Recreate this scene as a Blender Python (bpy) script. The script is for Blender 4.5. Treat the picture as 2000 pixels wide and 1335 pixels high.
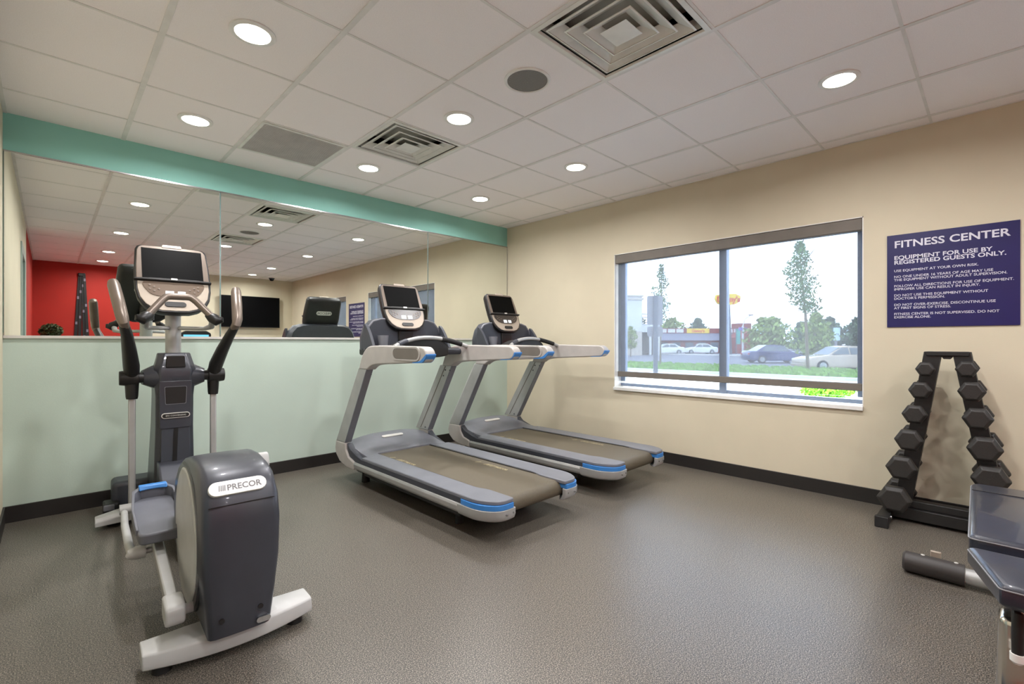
import bpy, bmesh, math, random
from mathutils import Vector, Matrix
for o in list(bpy.data.objects): bpy.data.objects.remove(o, do_unlink=True)
SC = bpy.context.scene
COL = SC.collection
random.seed(7)
R = math.radians
PI = math.pi

# ------------------------------------------------------------------ camera, world, exposure
CEIL = 2.596; XR = 4.188; XL = -0.21; YB = 4.384; YF = -3.13
cam_d = bpy.data.cameras.new('camera'); cam = bpy.data.objects.new('camera', cam_d); COL.objects.link(cam)
cam.location = (0, 0, 1.145); cam.rotation_euler = (R(90), 0, -0.7729)
cam_d.sensor_width = 36; cam_d.lens = 926.8 / 2000 * 36; cam_d.clip_start = 0.02; cam_d.clip_end = 800
SC.camera = cam
SC.view_settings.view_transform = 'Standard'; SC.view_settings.look = 'None'
SC.view_settings.gamma = 1.0; SC.view_settings.use_curve_mapping = False
SC.view_settings.exposure = 0.17
SKY = 8.8
LAMP = 14.5
W = bpy.data.worlds.new('World'); SC.world = W; W.use_nodes = True
nt = W.node_tree; nt.nodes.clear()
wo = nt.nodes.new('ShaderNodeOutputWorld'); bg = nt.nodes.new('ShaderNodeBackground')
tc = nt.nodes.new('ShaderNodeTexCoord'); mp = nt.nodes.new('ShaderNodeMapping'); nz = nt.nodes.new('ShaderNodeTexNoise')
cr = nt.nodes.new('ShaderNodeValToRGB')
mp.inputs['Scale'].default_value = (1, 1, 4.5)
nz.inputs['Scale'].default_value = 2.2; nz.inputs['Detail'].default_value = 6
cr.color_ramp.elements[0].position = .38; cr.color_ramp.elements[0].color = (.58, .73, .94, 1)
cr.color_ramp.elements[1].position = .56; cr.color_ramp.elements[1].color = (.88, .94, 1, 1)
for a, b in ((tc.outputs['Generated'], mp.inputs[0]), (mp.outputs[0], nz.inputs['Vector']), (nz.outputs['Fac'], cr.inputs[0]),
             (cr.outputs[0], bg.inputs[0]), (bg.outputs[0], wo.inputs[0])): nt.links.new(a, b)
bg.inputs['Strength'].default_value = SKY

# ------------------------------------------------------------------ materials
def lin(c):
    f = lambda v: v / 12.92 if v <= .04045 else ((v + .055) / 1.055) ** 2.4
    return tuple(f(v / 255) for v in c) + (1,)
M = {}
def mat(name, rgb, rough=.5, metal=0, noise=None, bump=None, spec=.5, coat=0, emit=None):
    """noise=(scale, amount) varies the colour, bump=(scale, strength) the relief"""
    m = bpy.data.materials.new(name); m.use_nodes = True; t = m.node_tree; b = t.nodes['Principled BSDF']
    b.inputs['Base Color'].default_value = lin(rgb); b.inputs['Roughness'].default_value = rough
    b.inputs['Metallic'].default_value = metal; b.inputs['Specular IOR Level'].default_value = spec
    b.inputs['Coat Weight'].default_value = coat
    if emit:
        b.inputs['Emission Color'].default_value = lin(emit[0]); b.inputs['Emission Strength'].default_value = emit[1]
    tcn = t.nodes.new('ShaderNodeTexCoord')
    if noise is None: noise = (9, .05)
    n = t.nodes.new('ShaderNodeTexNoise'); n.inputs['Scale'].default_value = noise[0]; n.inputs['Detail'].default_value = 3
    t.links.new(tcn.outputs['Object'], n.inputs['Vector'])
    r = t.nodes.new('ShaderNodeValToRGB'); c = lin(rgb); a = noise[1]
    r.color_ramp.elements[0].position = .35; r.color_ramp.elements[1].position = .65
    r.color_ramp.elements[0].color = tuple(max(0, v * (1 - a)) for v in c[:3]) + (1,)
    r.color_ramp.elements[1].color = tuple(min(1, v * (1 + a)) for v in c[:3]) + (1,)
    t.links.new(n.outputs['Fac'], r.inputs[0]); t.links.new(r.outputs[0], b.inputs['Base Color'])
    if bump:
        n2 = t.nodes.new('ShaderNodeTexNoise'); n2.inputs['Scale'].default_value = bump[0]; n2.inputs['Detail'].default_value = 2
        t.links.new(tcn.outputs['Object'], n2.inputs['Vector'])
        bp = t.nodes.new('ShaderNodeBump'); bp.inputs['Strength'].default_value = bump[1]; bp.inputs['Distance'].default_value = .003
        t.links.new(n2.outputs['Fac'], bp.inputs['Height']); t.links.new(bp.outputs[0], b.inputs['Normal'])
    M[name] = m
    return m
mat('wall_beige', (208, 199, 175), .75, noise=(3, .02), bump=(160, .12))
mat('wall_green', (186, 202, 190), .72, noise=(3, .02), bump=(160, .12))
mat('wall_teal', (146, 203, 192), .75, noise=(3, .03), bump=(160, .12))
mat('wall_red', (168, 30, 14), .7, noise=(3, .03), bump=(160, .12))
mat('tile', (248, 243, 242), .9, noise=(260, .035), bump=(300, .25))
mat('grid', (226, 224, 220), .5)
mat('vent_white', (228, 229, 222), .35)
mat('vent_dark', (190, 188, 178), .8)
mat('trim_black', (34, 31, 29), .45)
mat('white_paint', (232, 232, 228), .45)
mat('frame_alu', (150, 166, 192), .35, .4)
mat('fascia', (112, 106, 98), .6)
mat('steel', (188, 190, 192), .25, 1)
mat('chrome', (205, 200, 192), .16, 1)
mat('silver', (172, 172, 170), .38, .35)
mat('taupe', (180, 175, 170), .42, .1)
mat('rail_grey', (114, 116, 123), .42, bump=(500, .15))
mat('dark_grey', (60, 63, 71), .42)
mat('pedal_grey', (100, 102, 110), .5)
mat('charcoal', (60, 62, 70), .36, .2, coat=.15)
mat('black_plastic', (26, 25, 25), .42)
mat('black_rubber', (22, 21, 21), .62, bump=(300, .2))
mat('bronze', (116, 104, 94), .36, .35)
mat('cream_silver', (166, 154, 140), .42, .2)
mat('screen', (3, 3, 3), .5, spec=.06)
mat('key_panel', (104, 88, 74), .3)
mat('key_dark', (58, 52, 48), .3)
mat('disc_grey', (182, 182, 180), .4)
mat('blue', (58, 126, 196), .4)
mat('belt', (94, 86, 70), .6, noise=(400, .2), bump=(500, .3))
mat('belt_print', (168, 156, 122), .6)
mat('badge', (212, 210, 204), .35, .2)
mat('badge_text', (108, 106, 108), .4)
mat('lcd', (200, 205, 205), .3, emit=((230, 235, 240), .8))
mat('orange_red', (235, 84, 48), .5)
mat('sleeve', (56, 52, 50), .5)
mat('iron', (40, 38, 36), .45, bump=(220, .3))
mat('rack_black', (28, 27, 26), .5)
mat('vinyl', (36, 40, 52), .32, bump=(420, .2), coat=.35)
mat('piping', (120, 120, 122), .4)
mat('sign_navy', (24, 20, 84), .4)
mat('sign_letter', (214, 214, 226), .5)
mat('tv_black', (5, 5, 6), .4, spec=.1)
mat('lens', (255, 255, 255), .5, emit=((255, 243, 224), 12))
mat('speaker_grey', (128, 126, 122), .8, noise=(600, .25))
mat('blue_screen', (60, 120, 160), .3, emit=((110, 190, 225), 1.3))
mat('foliage_dark', (58, 72, 38), .7, noise=(12, .4))
mat('red_pot', (190, 50, 36), .5)
mat('blue_pot', (46, 60, 170), .5)
mat('band_print', (120, 112, 128), .5)
mat('door_grey', (150, 166, 158), .4)
# outdoors
mat('asphalt', (112, 112, 118), .9, noise=(3, .12))
mat('concrete', (222, 220, 214), .9, noise=(1, .06))
mat('kerb', (205, 203, 198), .9)
mat('grass', (132, 168, 84), .9, noise=(6, .35))
mat('leaf', (70, 108, 50), .8, noise=(1.2, .4))
mat('leaf_pale', (128, 146, 76), .8, noise=(1.2, .3))
mat('leaf_far', (72, 98, 66), .8, noise=(.5, .3))
mat('leaf_bright', (120, 190, 40), .7, noise=(5, .3))
mat('bark', (112, 100, 84), .9, noise=(8, .2))
mat('stucco_white', (205, 205, 205), .9)
mat('stucco_beige', (188, 178, 164), .9)
mat('brick_red', (128, 46, 44), .9, noise=(6, .15))
mat('roof_grey', (110, 110, 124), .9)
mat('sign_yellow', (232, 196, 40), .6)
mat('sign_red', (196, 32, 30), .6)
mat('pole_dark', (84, 88, 96), .7)
mat('sign_back', (120, 120, 124), .5, .3)
mat('sign_purple', (120, 96, 176), .6)
mat('sign_teal', (60, 150, 140), .6)
mat('sign_pale', (180, 205, 215), .6)
mat('car_blue', (34, 40, 92), .25, .2, coat=.8)
mat('car_beige', (168, 152, 132), .25, .3, coat=.8)
mat('car_white', (215, 218, 220), .3, coat=.6)
mat('car_glass', (70, 84, 92), .08, spec=.9)
mat('tyre', (22, 22, 22), .8)
mat('hub', (176, 178, 180), .35, .6)
mat('lamp_red', (160, 24, 20), .3)

# rubber floor with tan and grey flecks
def floor_mat():
    m = bpy.data.materials.new('rubber_floor'); m.use_nodes = True; t = m.node_tree; b = t.nodes['Principled BSDF']; L = t.links.new
    tcn = t.nodes.new('ShaderNodeTexCoord')
    n1 = t.nodes.new('ShaderNodeTexNoise'); n1.inputs['Scale'].default_value = 230; n1.inputs['Detail'].default_value = 4; n1.inputs['Roughness'].default_value = .7
    r1 = t.nodes.new('ShaderNodeValToRGB'); e = r1.color_ramp.elements
    e[0].position = .38; e[0].color = lin((25, 24, 23)); e[1].position = .60; e[1].color = lin((154, 145, 131))
    k = e.new(.50); k.color = lin((72, 67, 61))
    n2 = t.nodes.new('ShaderNodeTexNoise'); n2.inputs['Scale'].default_value = 1.1; n2.inputs['Detail'].default_value = 3
    r2 = t.nodes.new('ShaderNodeValToRGB'); r2.color_ramp.elements[0].color = (.88, .88, .88, 1); r2.color_ramp.elements[1].color = (1.1, 1.1, 1.1, 1)
    mx = t.nodes.new('ShaderNodeMixRGB'); mx.blend_type = 'MULTIPLY'; mx.inputs[0].default_value = 1
    for n in (n1, n2): L(tcn.outputs['Object'], n.inputs['Vector'])
    L(n1.outputs['Fac'], r1.inputs[0]); L(n2.outputs['Fac'], r2.inputs[0]); L(r1.outputs[0], mx.inputs[1]); L(r2.outputs[0], mx.inputs[2])
    L(mx.outputs[0], b.inputs['Base Color']); b.inputs['Roughness'].default_value = .37; b.inputs['Specular IOR Level'].default_value = .75
    bp = t.nodes.new('ShaderNodeBump'); bp.inputs['Strength'].default_value = .05; bp.inputs['Distance'].default_value = .001
    L(n1.outputs['Fac'], bp.inputs['Height']); L(bp.outputs[0], b.inputs['Normal'])
    M['floor'] = m
floor_mat()
def mirror_mat():
    m = bpy.data.materials.new('mirror_glass'); m.use_nodes = True; t = m.node_tree; t.nodes.clear()
    o = t.nodes.new('ShaderNodeOutputMaterial'); g = t.nodes.new('ShaderNodeBsdfGlossy')
    n = t.nodes.new('ShaderNodeTexNoise'); n.inputs['Scale'].default_value = .5
    r = t.nodes.new('ShaderNodeValToRGB'); r.color_ramp.elements[0].color = (.87, .90, .86, 1); r.color_ramp.elements[1].color = (.88, .91, .87, 1)
    t.links.new(n.outputs['Fac'], r.inputs[0]); t.links.new(r.outputs[0], g.inputs['Color'])
    g.inputs['Roughness'].default_value = 0.0
    t.links.new(g.outputs[0], o.inputs[0]); M['mirror'] = m
mirror_mat()
def thin(name, tint, opac, body, gloss=0):
    m = bpy.data.materials.new(name); m.use_nodes = True; t = m.node_tree; t.nodes.clear(); L = t.links.new
    o = t.nodes.new('ShaderNodeOutputMaterial'); tr = t.nodes.new('ShaderNodeBsdfTransparent'); tr.inputs[0].default_value = tint
    mx = t.nodes.new('ShaderNodeMixShader')
    if gloss:
        d = t.nodes.new('ShaderNodeBsdfGlossy'); d.inputs['Roughness'].default_value = .02; d.inputs['Color'].default_value = body
        fr = t.nodes.new('ShaderNodeFresnel'); fr.inputs[0].default_value = 1.35; L(fr.outputs[0], mx.inputs[0])
    else:
        a = t.nodes.new('ShaderNodeBsdfDiffuse'); a.inputs[0].default_value = body
        b = t.nodes.new('ShaderNodeBsdfTranslucent'); b.inputs[0].default_value = body
        d = t.nodes.new('ShaderNodeMixShader'); L(a.outputs[0], d.inputs[1]); L(b.outputs[0], d.inputs[2])
        n = t.nodes.new('ShaderNodeTexNoise'); n.inputs['Scale'].default_value = 40
        mr = t.nodes.new('ShaderNodeMapRange'); mr.inputs[3].default_value = opac - .01; mr.inputs[4].default_value = opac + .01
        L(n.outputs['Fac'], mr.inputs[0]); L(mr.outputs[0], mx.inputs[0])
    L(tr.outputs[0], mx.inputs[1]); L(d.outputs[0], mx.inputs[2]); L(mx.outputs[0], o.inputs[0]); M[name] = m
thin('window_glass', (.97, .98, .98, 1), 0, (1, 1, 1, 1), 1)
thin('solar_fabric', (.66, .70, .76, 1), .34, (.33, .33, .34, 1))

# ------------------------------------------------------------------ mesh helpers
class MB:
    def __init__(s): s.bm = bmesh.new()
    def quad_prism(s, bot, top):
        n = len(bot); a = [s.bm.verts.new(v) for v in bot]; b = [s.bm.verts.new(v) for v in top]
        s.bm.faces.new(a[::-1]); s.bm.faces.new(b)
        for i in range(n): s.bm.faces.new((a[i], a[(i + 1) % n], b[(i + 1) % n], b[i]))
        return s
    def box(s, x0, x1, y0, y1, z0, z1):
        return s.quad_prism([(x0, y0, z0), (x1, y0, z0), (x1, y1, z0), (x0, y1, z0)], [(x0, y0, z1), (x1, y0, z1), (x1, y1, z1), (x0, y1, z1)])
    def prism(s, pts, ax, a, b):
        """pts in the plane across axis ax ('x': (y,z), 'y': (x,z), 'z': (x,y)), from a to b"""
        f = {'x': lambda p, t: (t, p[0], p[1]), 'y': lambda p, t: (p[0], t, p[1]), 'z': lambda p, t: (p[0], p[1], t)}[ax]
        return s.quad_prism([f(p, a) for p in pts], [f(p, b) for p in pts])
    def loft(s, rings, closed=True, caps=True):
        vs = [[s.bm.verts.new(p) for p in r] for r in rings]
        n = len(vs[0])
        for i in range(len(vs) - 1):
            for j in range(n if closed else n - 1):
                k = (j + 1) % n
                s.bm.faces.new((vs[i][j], vs[i][k], vs[i + 1][k], vs[i + 1][j]))
        if caps and closed: s.bm.faces.new(vs[0][::-1]); s.bm.faces.new(vs[-1])
        return s
    def tube(s, pts, rad, n=14, flat=1.0):
        pts = [Vector(p) for p in pts]
        if not hasattr(rad, '__len__'): rad = [rad] * len(pts)
        rings = []; up = None
        for i, p in enumerate(pts):
            d = (pts[min(i + 1, len(pts) - 1)] - pts[max(i - 1, 0)]).normalized()
            if up is None: up = Vector((0, 0, 1)) if abs(d.z) < .9 else Vector((1, 0, 0))
            u = (up - d * up.dot(d)).normalized(); v = d.cross(u); up = u
            rings.append([p + u * math.cos(2 * PI * k / n) * rad[i] + v * math.sin(2 * PI * k / n) * rad[i] * flat for k in range(n)])
        return s.loft(rings)
    def cyl(s, a, b, r0, r1=None, n=20): return s.tube([a, b], [r0, r0 if r1 is None else r1], n)
    def lathe(s, prof, c=(0, 0, 0), n=28):
        if prof[0][0] > .012 and prof[-1][0] > .012: prof = list(prof) + [prof[0]]; hollow = True
        else: hollow = False
        return s.loft([[(c[0] + r * math.cos(2 * PI * k / n), c[1] + r * math.sin(2 * PI * k / n), c[2] + z) for k in range(n)] for r, z in prof], caps=not hollow)
    def merge_mesh(s, me, mtx=None):
        t = bmesh.new(); t.from_mesh(me)
        if mtx: bmesh.ops.transform(t, matrix=mtx, verts=t.verts)
        tmp = bpy.data.meshes.new('tmp'); t.to_mesh(tmp); t.free(); s.bm.from_mesh(tmp); bpy.data.meshes.remove(tmp)
        return s
    def build(s, name, m, parent=None, xf=None, bevel=0, seg=2, angle=38, kind=None, sub=0):
        if xf:
            for v in s.bm.verts: v.co = Vector(xf(v.co))
        bmesh.ops.recalc_face_normals(s.bm, faces=s.bm.faces)
        me = bpy.data.meshes.new(name); s.bm.to_mesh(me); s.bm.free()
        for p in me.polygons: p.use_smooth = True
        me.set_sharp_from_angle(angle=R(angle))
        me.materials.append(M[m] if isinstance(m, str) else m)
        o = bpy.data.objects.new(name, me); COL.objects.link(o)
        if parent: o.parent = parent
        if bevel:
            b = o.modifiers.new('bevel', 'BEVEL'); b.width = bevel; b.segments = seg; b.limit_method = 'ANGLE'; b.angle_limit = R(32)
        if sub:
            q = o.modifiers.new('sub', 'SUBSURF'); q.levels = sub; q.render_levels = sub
        if kind: o['kind'] = kind
        return o
def thing(name, label, cat, loc=(0, 0, 0), rz=0, group=None):
    o = bpy.data.objects.new(name, None); COL.objects.link(o); o.location = loc; o.rotation_euler = (0, 0, rz)
    o.empty_display_size = .1
    return tag(o, label, cat, group)
def tag(o, label, cat, group=None):
    o['label'] = label; o['category'] = cat
    if group: o['group'] = group
    return o
def dup(o, parent=None):
    c = o.copy(); COL.objects.link(c); c.parent = parent
    for ch in list(o.children): dup(ch, c)
    return c
def text_mesh(txt, size, bold=0.0, ext=0.0006, align='LEFT', sx=1.0):
    cu = bpy.data.curves.new('t', 'FONT'); cu.body = txt; cu.size = size; cu.offset = bold * size; cu.extrude = ext; cu.align_x = align
    cu.resolution_u = 3
    o = bpy.data.objects.new('t', cu); COL.objects.link(o); bpy.context.view_layer.update()
    me = bpy.data.meshes.new_from_object(o.evaluated_get(bpy.context.evaluated_depsgraph_get()))
    for v in me.vertices: v.co.x *= sx
    bpy.data.objects.remove(o, do_unlink=True)
    return me
def rounded(pts, r, n=4):
    """polygon with its corners rounded; r a number or one per corner"""
    out = []; N = len(pts)
    for i, p in enumerate(pts):
        ri = r[i] if hasattr(r, '__len__') else r
        p = Vector(p).to_2d() if len(p) > 2 else Vector(p)
        a = Vector(pts[i - 1]); b = Vector(pts[(i + 1) % N])
        if ri <= 0: out.append(tuple(p)); continue
        u = (a - p); v = (b - p); t = min(ri, u.length * .49, v.length * .49); A = p + u.normalized() * t; B = p + v.normalized() * t
        for k in range(n + 1):
            s = k / n; out.append(tuple(A * (1 - s) ** 2 + p * 2 * s * (1 - s) + B * s * s))
    return out
def pill(w, h, n=8):
    r = h / 2; c = w / 2 - r
    return [(c + r * math.sin(PI * k / n), -r * math.cos(PI * k / n)) for k in range(n + 1)] + [(-c - r * math.sin(PI * k / n), r * math.cos(PI * k / n)) for k in range(n + 1)]

# ------------------------------------------------------------------ room shell
TH = .2
MB().box(XL - TH, XR + TH, YF - TH, YB + TH, -.12, 0).build('floor', 'floor', kind='structure')
T = .6096; gx = [.3796 + T * i for i in range(0, 7)]; gy = [3.3585 + T * j for j in range(1, -11, -1)]
xs = [XL] + gx + [XR]; ys = [YB] + gy + [YF]
VENTS = [(2, -1), (2, -4)]         # tile columns / rows holding a supply diffuser
b = MB()
for i in range(len(xs) - 1):
    for j in range(len(ys) - 1):
        ti = i - 1; tj = 1 - j       # tile indices: tile (0,0) spans gx[0]..gx[1], y 3.3585..+T
        if (ti, tj) in VENTS: continue
        b.box(xs[i] + .0005, xs[i + 1] - .0005, ys[j + 1] + .0005, ys[j] - .0005, CEIL, CEIL + .02)
ceiling = b.build('ceiling', 'tile', kind='structure')
b = MB()
for x in gx: b.box(x - .013, x + .013, YF, YB, CEIL - .004, CEIL + .025)
for y in gy: b.box(XL, XR, y - .007, y + .007, CEIL - .003, CEIL + .024)
b.box(XL, XL + .02, YF, YB, CEIL - .004, CEIL); b.box(XR - .012, XR, YF, YB, CEIL - .004, CEIL)
g = b.build('ceiling_grid', 'grid', ceiling)
# unseen roof slab keeps daylight out above the tiles
MB().box(XL - TH, XR + TH, YF - TH, YB + TH, CEIL + .35, CEIL + .5).build('roof_slab', 'white_paint', kind='structure')
# back wall: green below, teal above the mirrors
MT0, MT1 = 1.175, 2.352
MB().box(XL - TH, XR + TH, YB, YB + TH, 0, MT0 + .03).build('wall_back', 'wall_green', kind='structure')
MB().box(XL - TH, XR + TH, YB, YB + TH, MT0 + .03, CEIL + .35).build('wall_back_upper', 'wall_teal', kind='structure')
# left wall with a door opening, its far part red
DY0, DY1, DZ = .75, 1.72, 2.13
YRED = .1
b = MB()
b.box(XL - TH, XL, DY1, YB, 0, CEIL + .35); b.box(XL - TH, XL, YRED, DY0, 0, CEIL + .35); b.box(XL - TH, XL, DY0, DY1, DZ, CEIL + .35)
b.build('wall_left', 'wall_beige', kind='structure')
MB().box(XL - TH, XL, YF - TH, YRED, 0, CEIL + .35).build('wall_left_far', 'wall_red', kind='structure')
MB().box(XL - TH, 1.39, YF - TH, YF, 0, CEIL + .35).build('wall_front_red', 'wall_red', kind='structure')
MB().box(1.39, XR + TH, YF - TH, YF, 0, CEIL + .35).build('wall_front', 'wall_beige', kind='structure')
WIN = [(.678, 2.777, .665, 2.047), (-2.32, -.22, .665, 2.047)]
b = MB()
yy = [YF - TH, WIN[1][0], WIN[1][1], WIN[0][0], WIN[0][1], YB + TH]
for k in range(5):
    if k in (1, 3):
        b.box(XR, XR + TH, yy[k], yy[k + 1], 0, .665); b.box(XR, XR + TH, yy[k], yy[k + 1], 2.047, CEIL + .35)
    else: b.box(XR, XR + TH, yy[k], yy[k + 1], 0, CEIL + .35)
b.build('wall_right', 'wall_beige', kind='structure')
# baseboards
BH = .104
MB().box(XL, XR, YB - .012, YB, 0, BH).build('baseboard_back', 'trim_black', bevel=.003, kind='structure')
MB().box(XR - .012, XR, YF, YB - .012, 0, BH).build('baseboard_right', 'trim_black', bevel=.003, kind='structure')
b = MB(); b.box(XL, XL + .012, DY1 + .06, YB - .012, 0, BH); b.box(XL, XL + .012, YF, DY0 - .06, 0, BH)
b.build('baseboard_left', 'trim_black', bevel=.003, kind='structure')
MB().box(XL + .012, XR - .012, YF, YF + .012, 0, BH).build('baseboard_front', 'trim_black', bevel=.003, kind='structure')
# door in the left wall (seen in the mirror)
door = MB().box(XL - .075, XL - .035, DY0 + .05, DY1 - .05, .01, DZ - .05).build('door_1', 'door_grey', bevel=.004, kind='structure')
b = MB(); b.box(XL - .1, XL + .012, DY0 - .05, DY0 + .05, 0, DZ + .05); b.box(XL - .1, XL + .012, DY1 - .05, DY1 + .05, 0, DZ + .05); b.box(XL - .1, XL + .012, DY0 + .05, DY1 - .05, DZ - .05, DZ + .05)
b.build('door_frame', 'door_grey', door, bevel=.003)
MB().tube([(XL - .036, DY0 + .12, 1.0), (XL + .045, DY0 + .12, 1.0), (XL + .045, DY0 + .24, 1.0)], .011).build('door_handle', 'steel', door)

def window(n, y0, y1, z0, z1):
    w = MB()
    F = XR + .115
    w.box(F, F + .05, y0, y1, z0 + .02, z0 + .052); w.box(F, F + .05, y0, y1, z1 - .06, z1)
    w.box(F, F + .05, y0, y0 + .055, z0 + .07, z1 - .05); w.box(F, F + .05, y1 - .055, y1, z0 + .07, z1 - .05)
    ym = y0 + (y1 - y0) * .494
    w.box(F - .01, F + .06, ym - .032, ym + .032, z0 + .02, z1 - .02)
    fr = w.build('window_%d' % n, 'frame_alu', bevel=.004, kind='structure')
    for a, c in ((y0 + .05, ym - .03), (ym + .03, y1 - .05)):
        MB().box(F + .024, F + .028, a, c, z0 + .07, z1 - .05).build('window_pane', 'window_glass', fr)
    MB().box(XR - .022, F, y0 - .001, y1 + .001, z0 - .014, z0 + .018).build('window_sill', 'white_paint', fr, bevel=.004)
    j = MB()
    j.box(XR - .001, F, y1 - .006, y1, z0 + .018, z1); j.box(XR - .001, F, y0, y0 + .006, z0 + .018, z1); j.box(XR - .001, F, y0, y1, z1 - .006, z1)
    j.build('window_jamb', 'white_paint', fr)
window(1, *WIN[0]); window(2, *WIN[1])
def shade(y0, y1, z1, drop, label):
    t = thing('roller_shade', label, 'window shade', (XR, (y0 + y1) / 2, drop), 0, 'solar roller shades in the windows')
    off = lambda v: (v[0] - XR, v[1] - (y0 + y1) / 2, v[2] - drop)
    MB().box(XR + .004, XR + .075, y0 + .008, y1 - .008, z1 - .095, z1 - .008).build('fascia', 'fascia', t, off, bevel=.006)
    MB().box(XR + .045, XR + .047, y0 + .02, y1 - .02, drop + .01, z1 - .09).build('shade_fabric', 'solar_fabric', t, off)
    MB().box(XR + .036, XR + .056, y0 + .014, y1 - .014, drop - .028, drop + .028).build('hem_bar', 'fascia', t, off, bevel=.006)
shade(WIN[0][0], WIN[0][1], WIN[0][3], .815, 'see-through grey roller shade with fascia in the window beside the sign, nearest the treadmills')
shade(WIN[1][0], WIN[1][1], WIN[1][3], .815, 'see-through grey roller shade of the farther window, seen in the mirror beyond the sign')

# ------------------------------------------------------------------ mirrors
MS = [XL + .002, .986, 2.977, XR - .004]
lab = ['leftmost tall wall mirror panel above the green wall, reflecting the red wall', 'wide middle wall mirror panel behind the elliptical, reflecting the television',
       'rightmost wall mirror panel behind the treadmills, ending at the window wall']
for i in range(3):
    t = thing('wall_mirror', lab[i], 'mirror', ((MS[i] + MS[i + 1]) / 2, YB, MT0), 0, 'mirror panels along the back wall')
    cx = (MS[i] + MS[i + 1]) / 2; hw = (MS[i + 1] - MS[i]) / 2 - .0035
    MB().box(-hw, hw, -.008, -.001, .012, MT1 - MT0 - .004).build('mirror_glass', 'mirror', t)
    for x in (-hw + .0005, hw - .0005): MB().box(x - .0015, x + .0015, -.0095, -.001, .012, MT1 - MT0 - .004).build('polished_edge', 'steel', t)
    MB().box(-hw - .0035, hw + .0035, -.014, 0, -.006, .012).build('bottom_channel', 'badge', t)
    MB().box(-hw - .0035, hw + .0035, -.012, 0, MT1 - MT0 - .004, MT1 - MT0 + .006).build('top_channel', 'steel', t)

# ------------------------------------------------------------------ ceiling fittings
def tcx(i): return .3796 + T * i
def tcy(j): return 3.3585 + T * j
dl = thing('ceiling_light', '', 'ceiling light', (0, 0, CEIL))
MB().lathe([(.076, .0), (.098, .0), (.098, -.006), (.090, -.009), (.076, -.009)]).build('light_trim', 'white_paint', dl)
MB().lathe([(.001, -.003), (.0745, -.003), (.0745, -.0075), (.001, -.0085)]).build('light_lens', 'lens', dl)
ld = bpy.data.lights.new('downlight', 'AREA'); ld.shape = 'DISK'; ld.size = .09; ld.energy = LAMP; ld.color = (1.0, .98, .985); ld.spread = R(166)
lo = bpy.data.objects.new('lamp', ld); COL.objects.link(lo); lo.parent = dl; lo.location = (0, 0, -.012)
LS = [(.5, -1.5, 'largest round recessed ceiling light, at the top left in front of the elliptical'),
      (.5, .5, 'round recessed ceiling light in the left column, just in front of the teal band'),
      (2.5, -1.5, 'round recessed ceiling light between the two square supply vents'),
      (2.5, .5, 'round recessed ceiling light between the far supply vent and the teal band'),
      (4.5, -1.5, 'round recessed ceiling light above the treadmills, in the column nearest the window'),
      (4.5, .5, 'round recessed ceiling light in the far corner near teal band and window wall'),
      (4.5, -4.5, 'round recessed ceiling light at the upper right, above the window wall sign'),
      (.5, -4.5, 'ceiling light in the mirror, second of the left row receding towards the red wall'),
      (.5, -7.5, 'ceiling light in the mirror, third of the left row, above the red wall'),
      (.5, -9.5, 'ceiling light in the mirror, last of the left row, closest to the red wall'),
      (2.5, -4.5, 'ceiling light in the mirror just past the large supply vent and speaker'),
      (2.5, -7.5, 'ceiling light of the middle column behind the camera, third from the mirror wall'),
      (2.5, -9.5, 'ceiling light of the middle column behind the camera, beside the end wall'),
      (4.5, -7.5, 'ceiling light in the mirror, third in the row along the window wall'),
      (4.5, -9.5, 'ceiling light in the mirror, last of the window row, near the security camera')]
for n, (i, j, l) in enumerate(LS):
    o = dl if n == 0 else dup(dl)
    o.location = (tcx(i), tcy(j), CEIL); tag(o, l, 'ceiling light', 'round recessed ceiling lights')
def vent(i, j, label):
    t = thing('air_diffuser', label, 'air vent', (tcx(i), tcy(j), CEIL), 0, 'square supply vents in the ceiling')
    def ring(mb, a, za, c, zc, th=.003):
        # sloping square frame from half-size a at za to half-size c at zc
        q = lambda h, z: [(-h, -h, z), (h, -h, z), (h, h, z), (-h, h, z)]
        mb.loft([q(a, za), q(c, zc), q(c, zc + th), q(a, za + th), q(a, za)], caps=False)
    h = T / 2 - .008
    f = MB(); ring(f, h, -.006, h - .022, -.009, .006); ring(f, h - .022, -.009, h - .05, .05); f.build('frame', 'vent_white', t)
    for a, z in ((.244, -.004), (.183, -.009), (.122, -.014)):
        f = MB(); ring(f, a, z, a - .058, z + .032); ring(f, a + .004, z - .001, a - .004, z - .004, .004); f.build('louvre_cone', 'vent_white', t, bevel=.002)
    f = MB(); q = lambda h, z: [(-h, -h, z), (h, -h, z), (h, h, z), (-h, h, z)]
    f.loft([q(.070, -.018), q(.055, -.006), q(.002, .004)]); f.build('centre_plate', 'vent_white', t)
    MB().lathe([(.001, -.012), (.016, -.012), (.016, .0), (.001, .0)], n=16).build('screw_cap', 'white_paint', t)
    f = MB(); ring(f, h - .03, .0, h - .03, .12, .003); f.box(-h, h, -h, h, .12, .13); f.build('duct_box', 'vent_dark', t)
vent(2.5, -3.5, 'large square louvred supply vent at the top of the picture, beside the speaker')
vent(2.5, -.5, 'square louvred supply vent nearer the teal band, next to the plain grille')
t = thing('return_grille', 'flat square grey return air grille in the ceiling near the teal band', 'air vent', (tcx(1.5), tcy(.5), CEIL))
h = T / 2 - .012
b = MB(); b.box(-h, h, -h, -h + .022, -.009, 0); b.box(-h, h, h - .022, h, -.009, 0); b.box(-h, -h + .022, -h + .022, h - .022, -.009, 0); b.box(h - .022, h, -h + .022, h - .022, -.009, 0)
b.build('frame', 'vent_white', t, bevel=.002)
b = MB()
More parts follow.
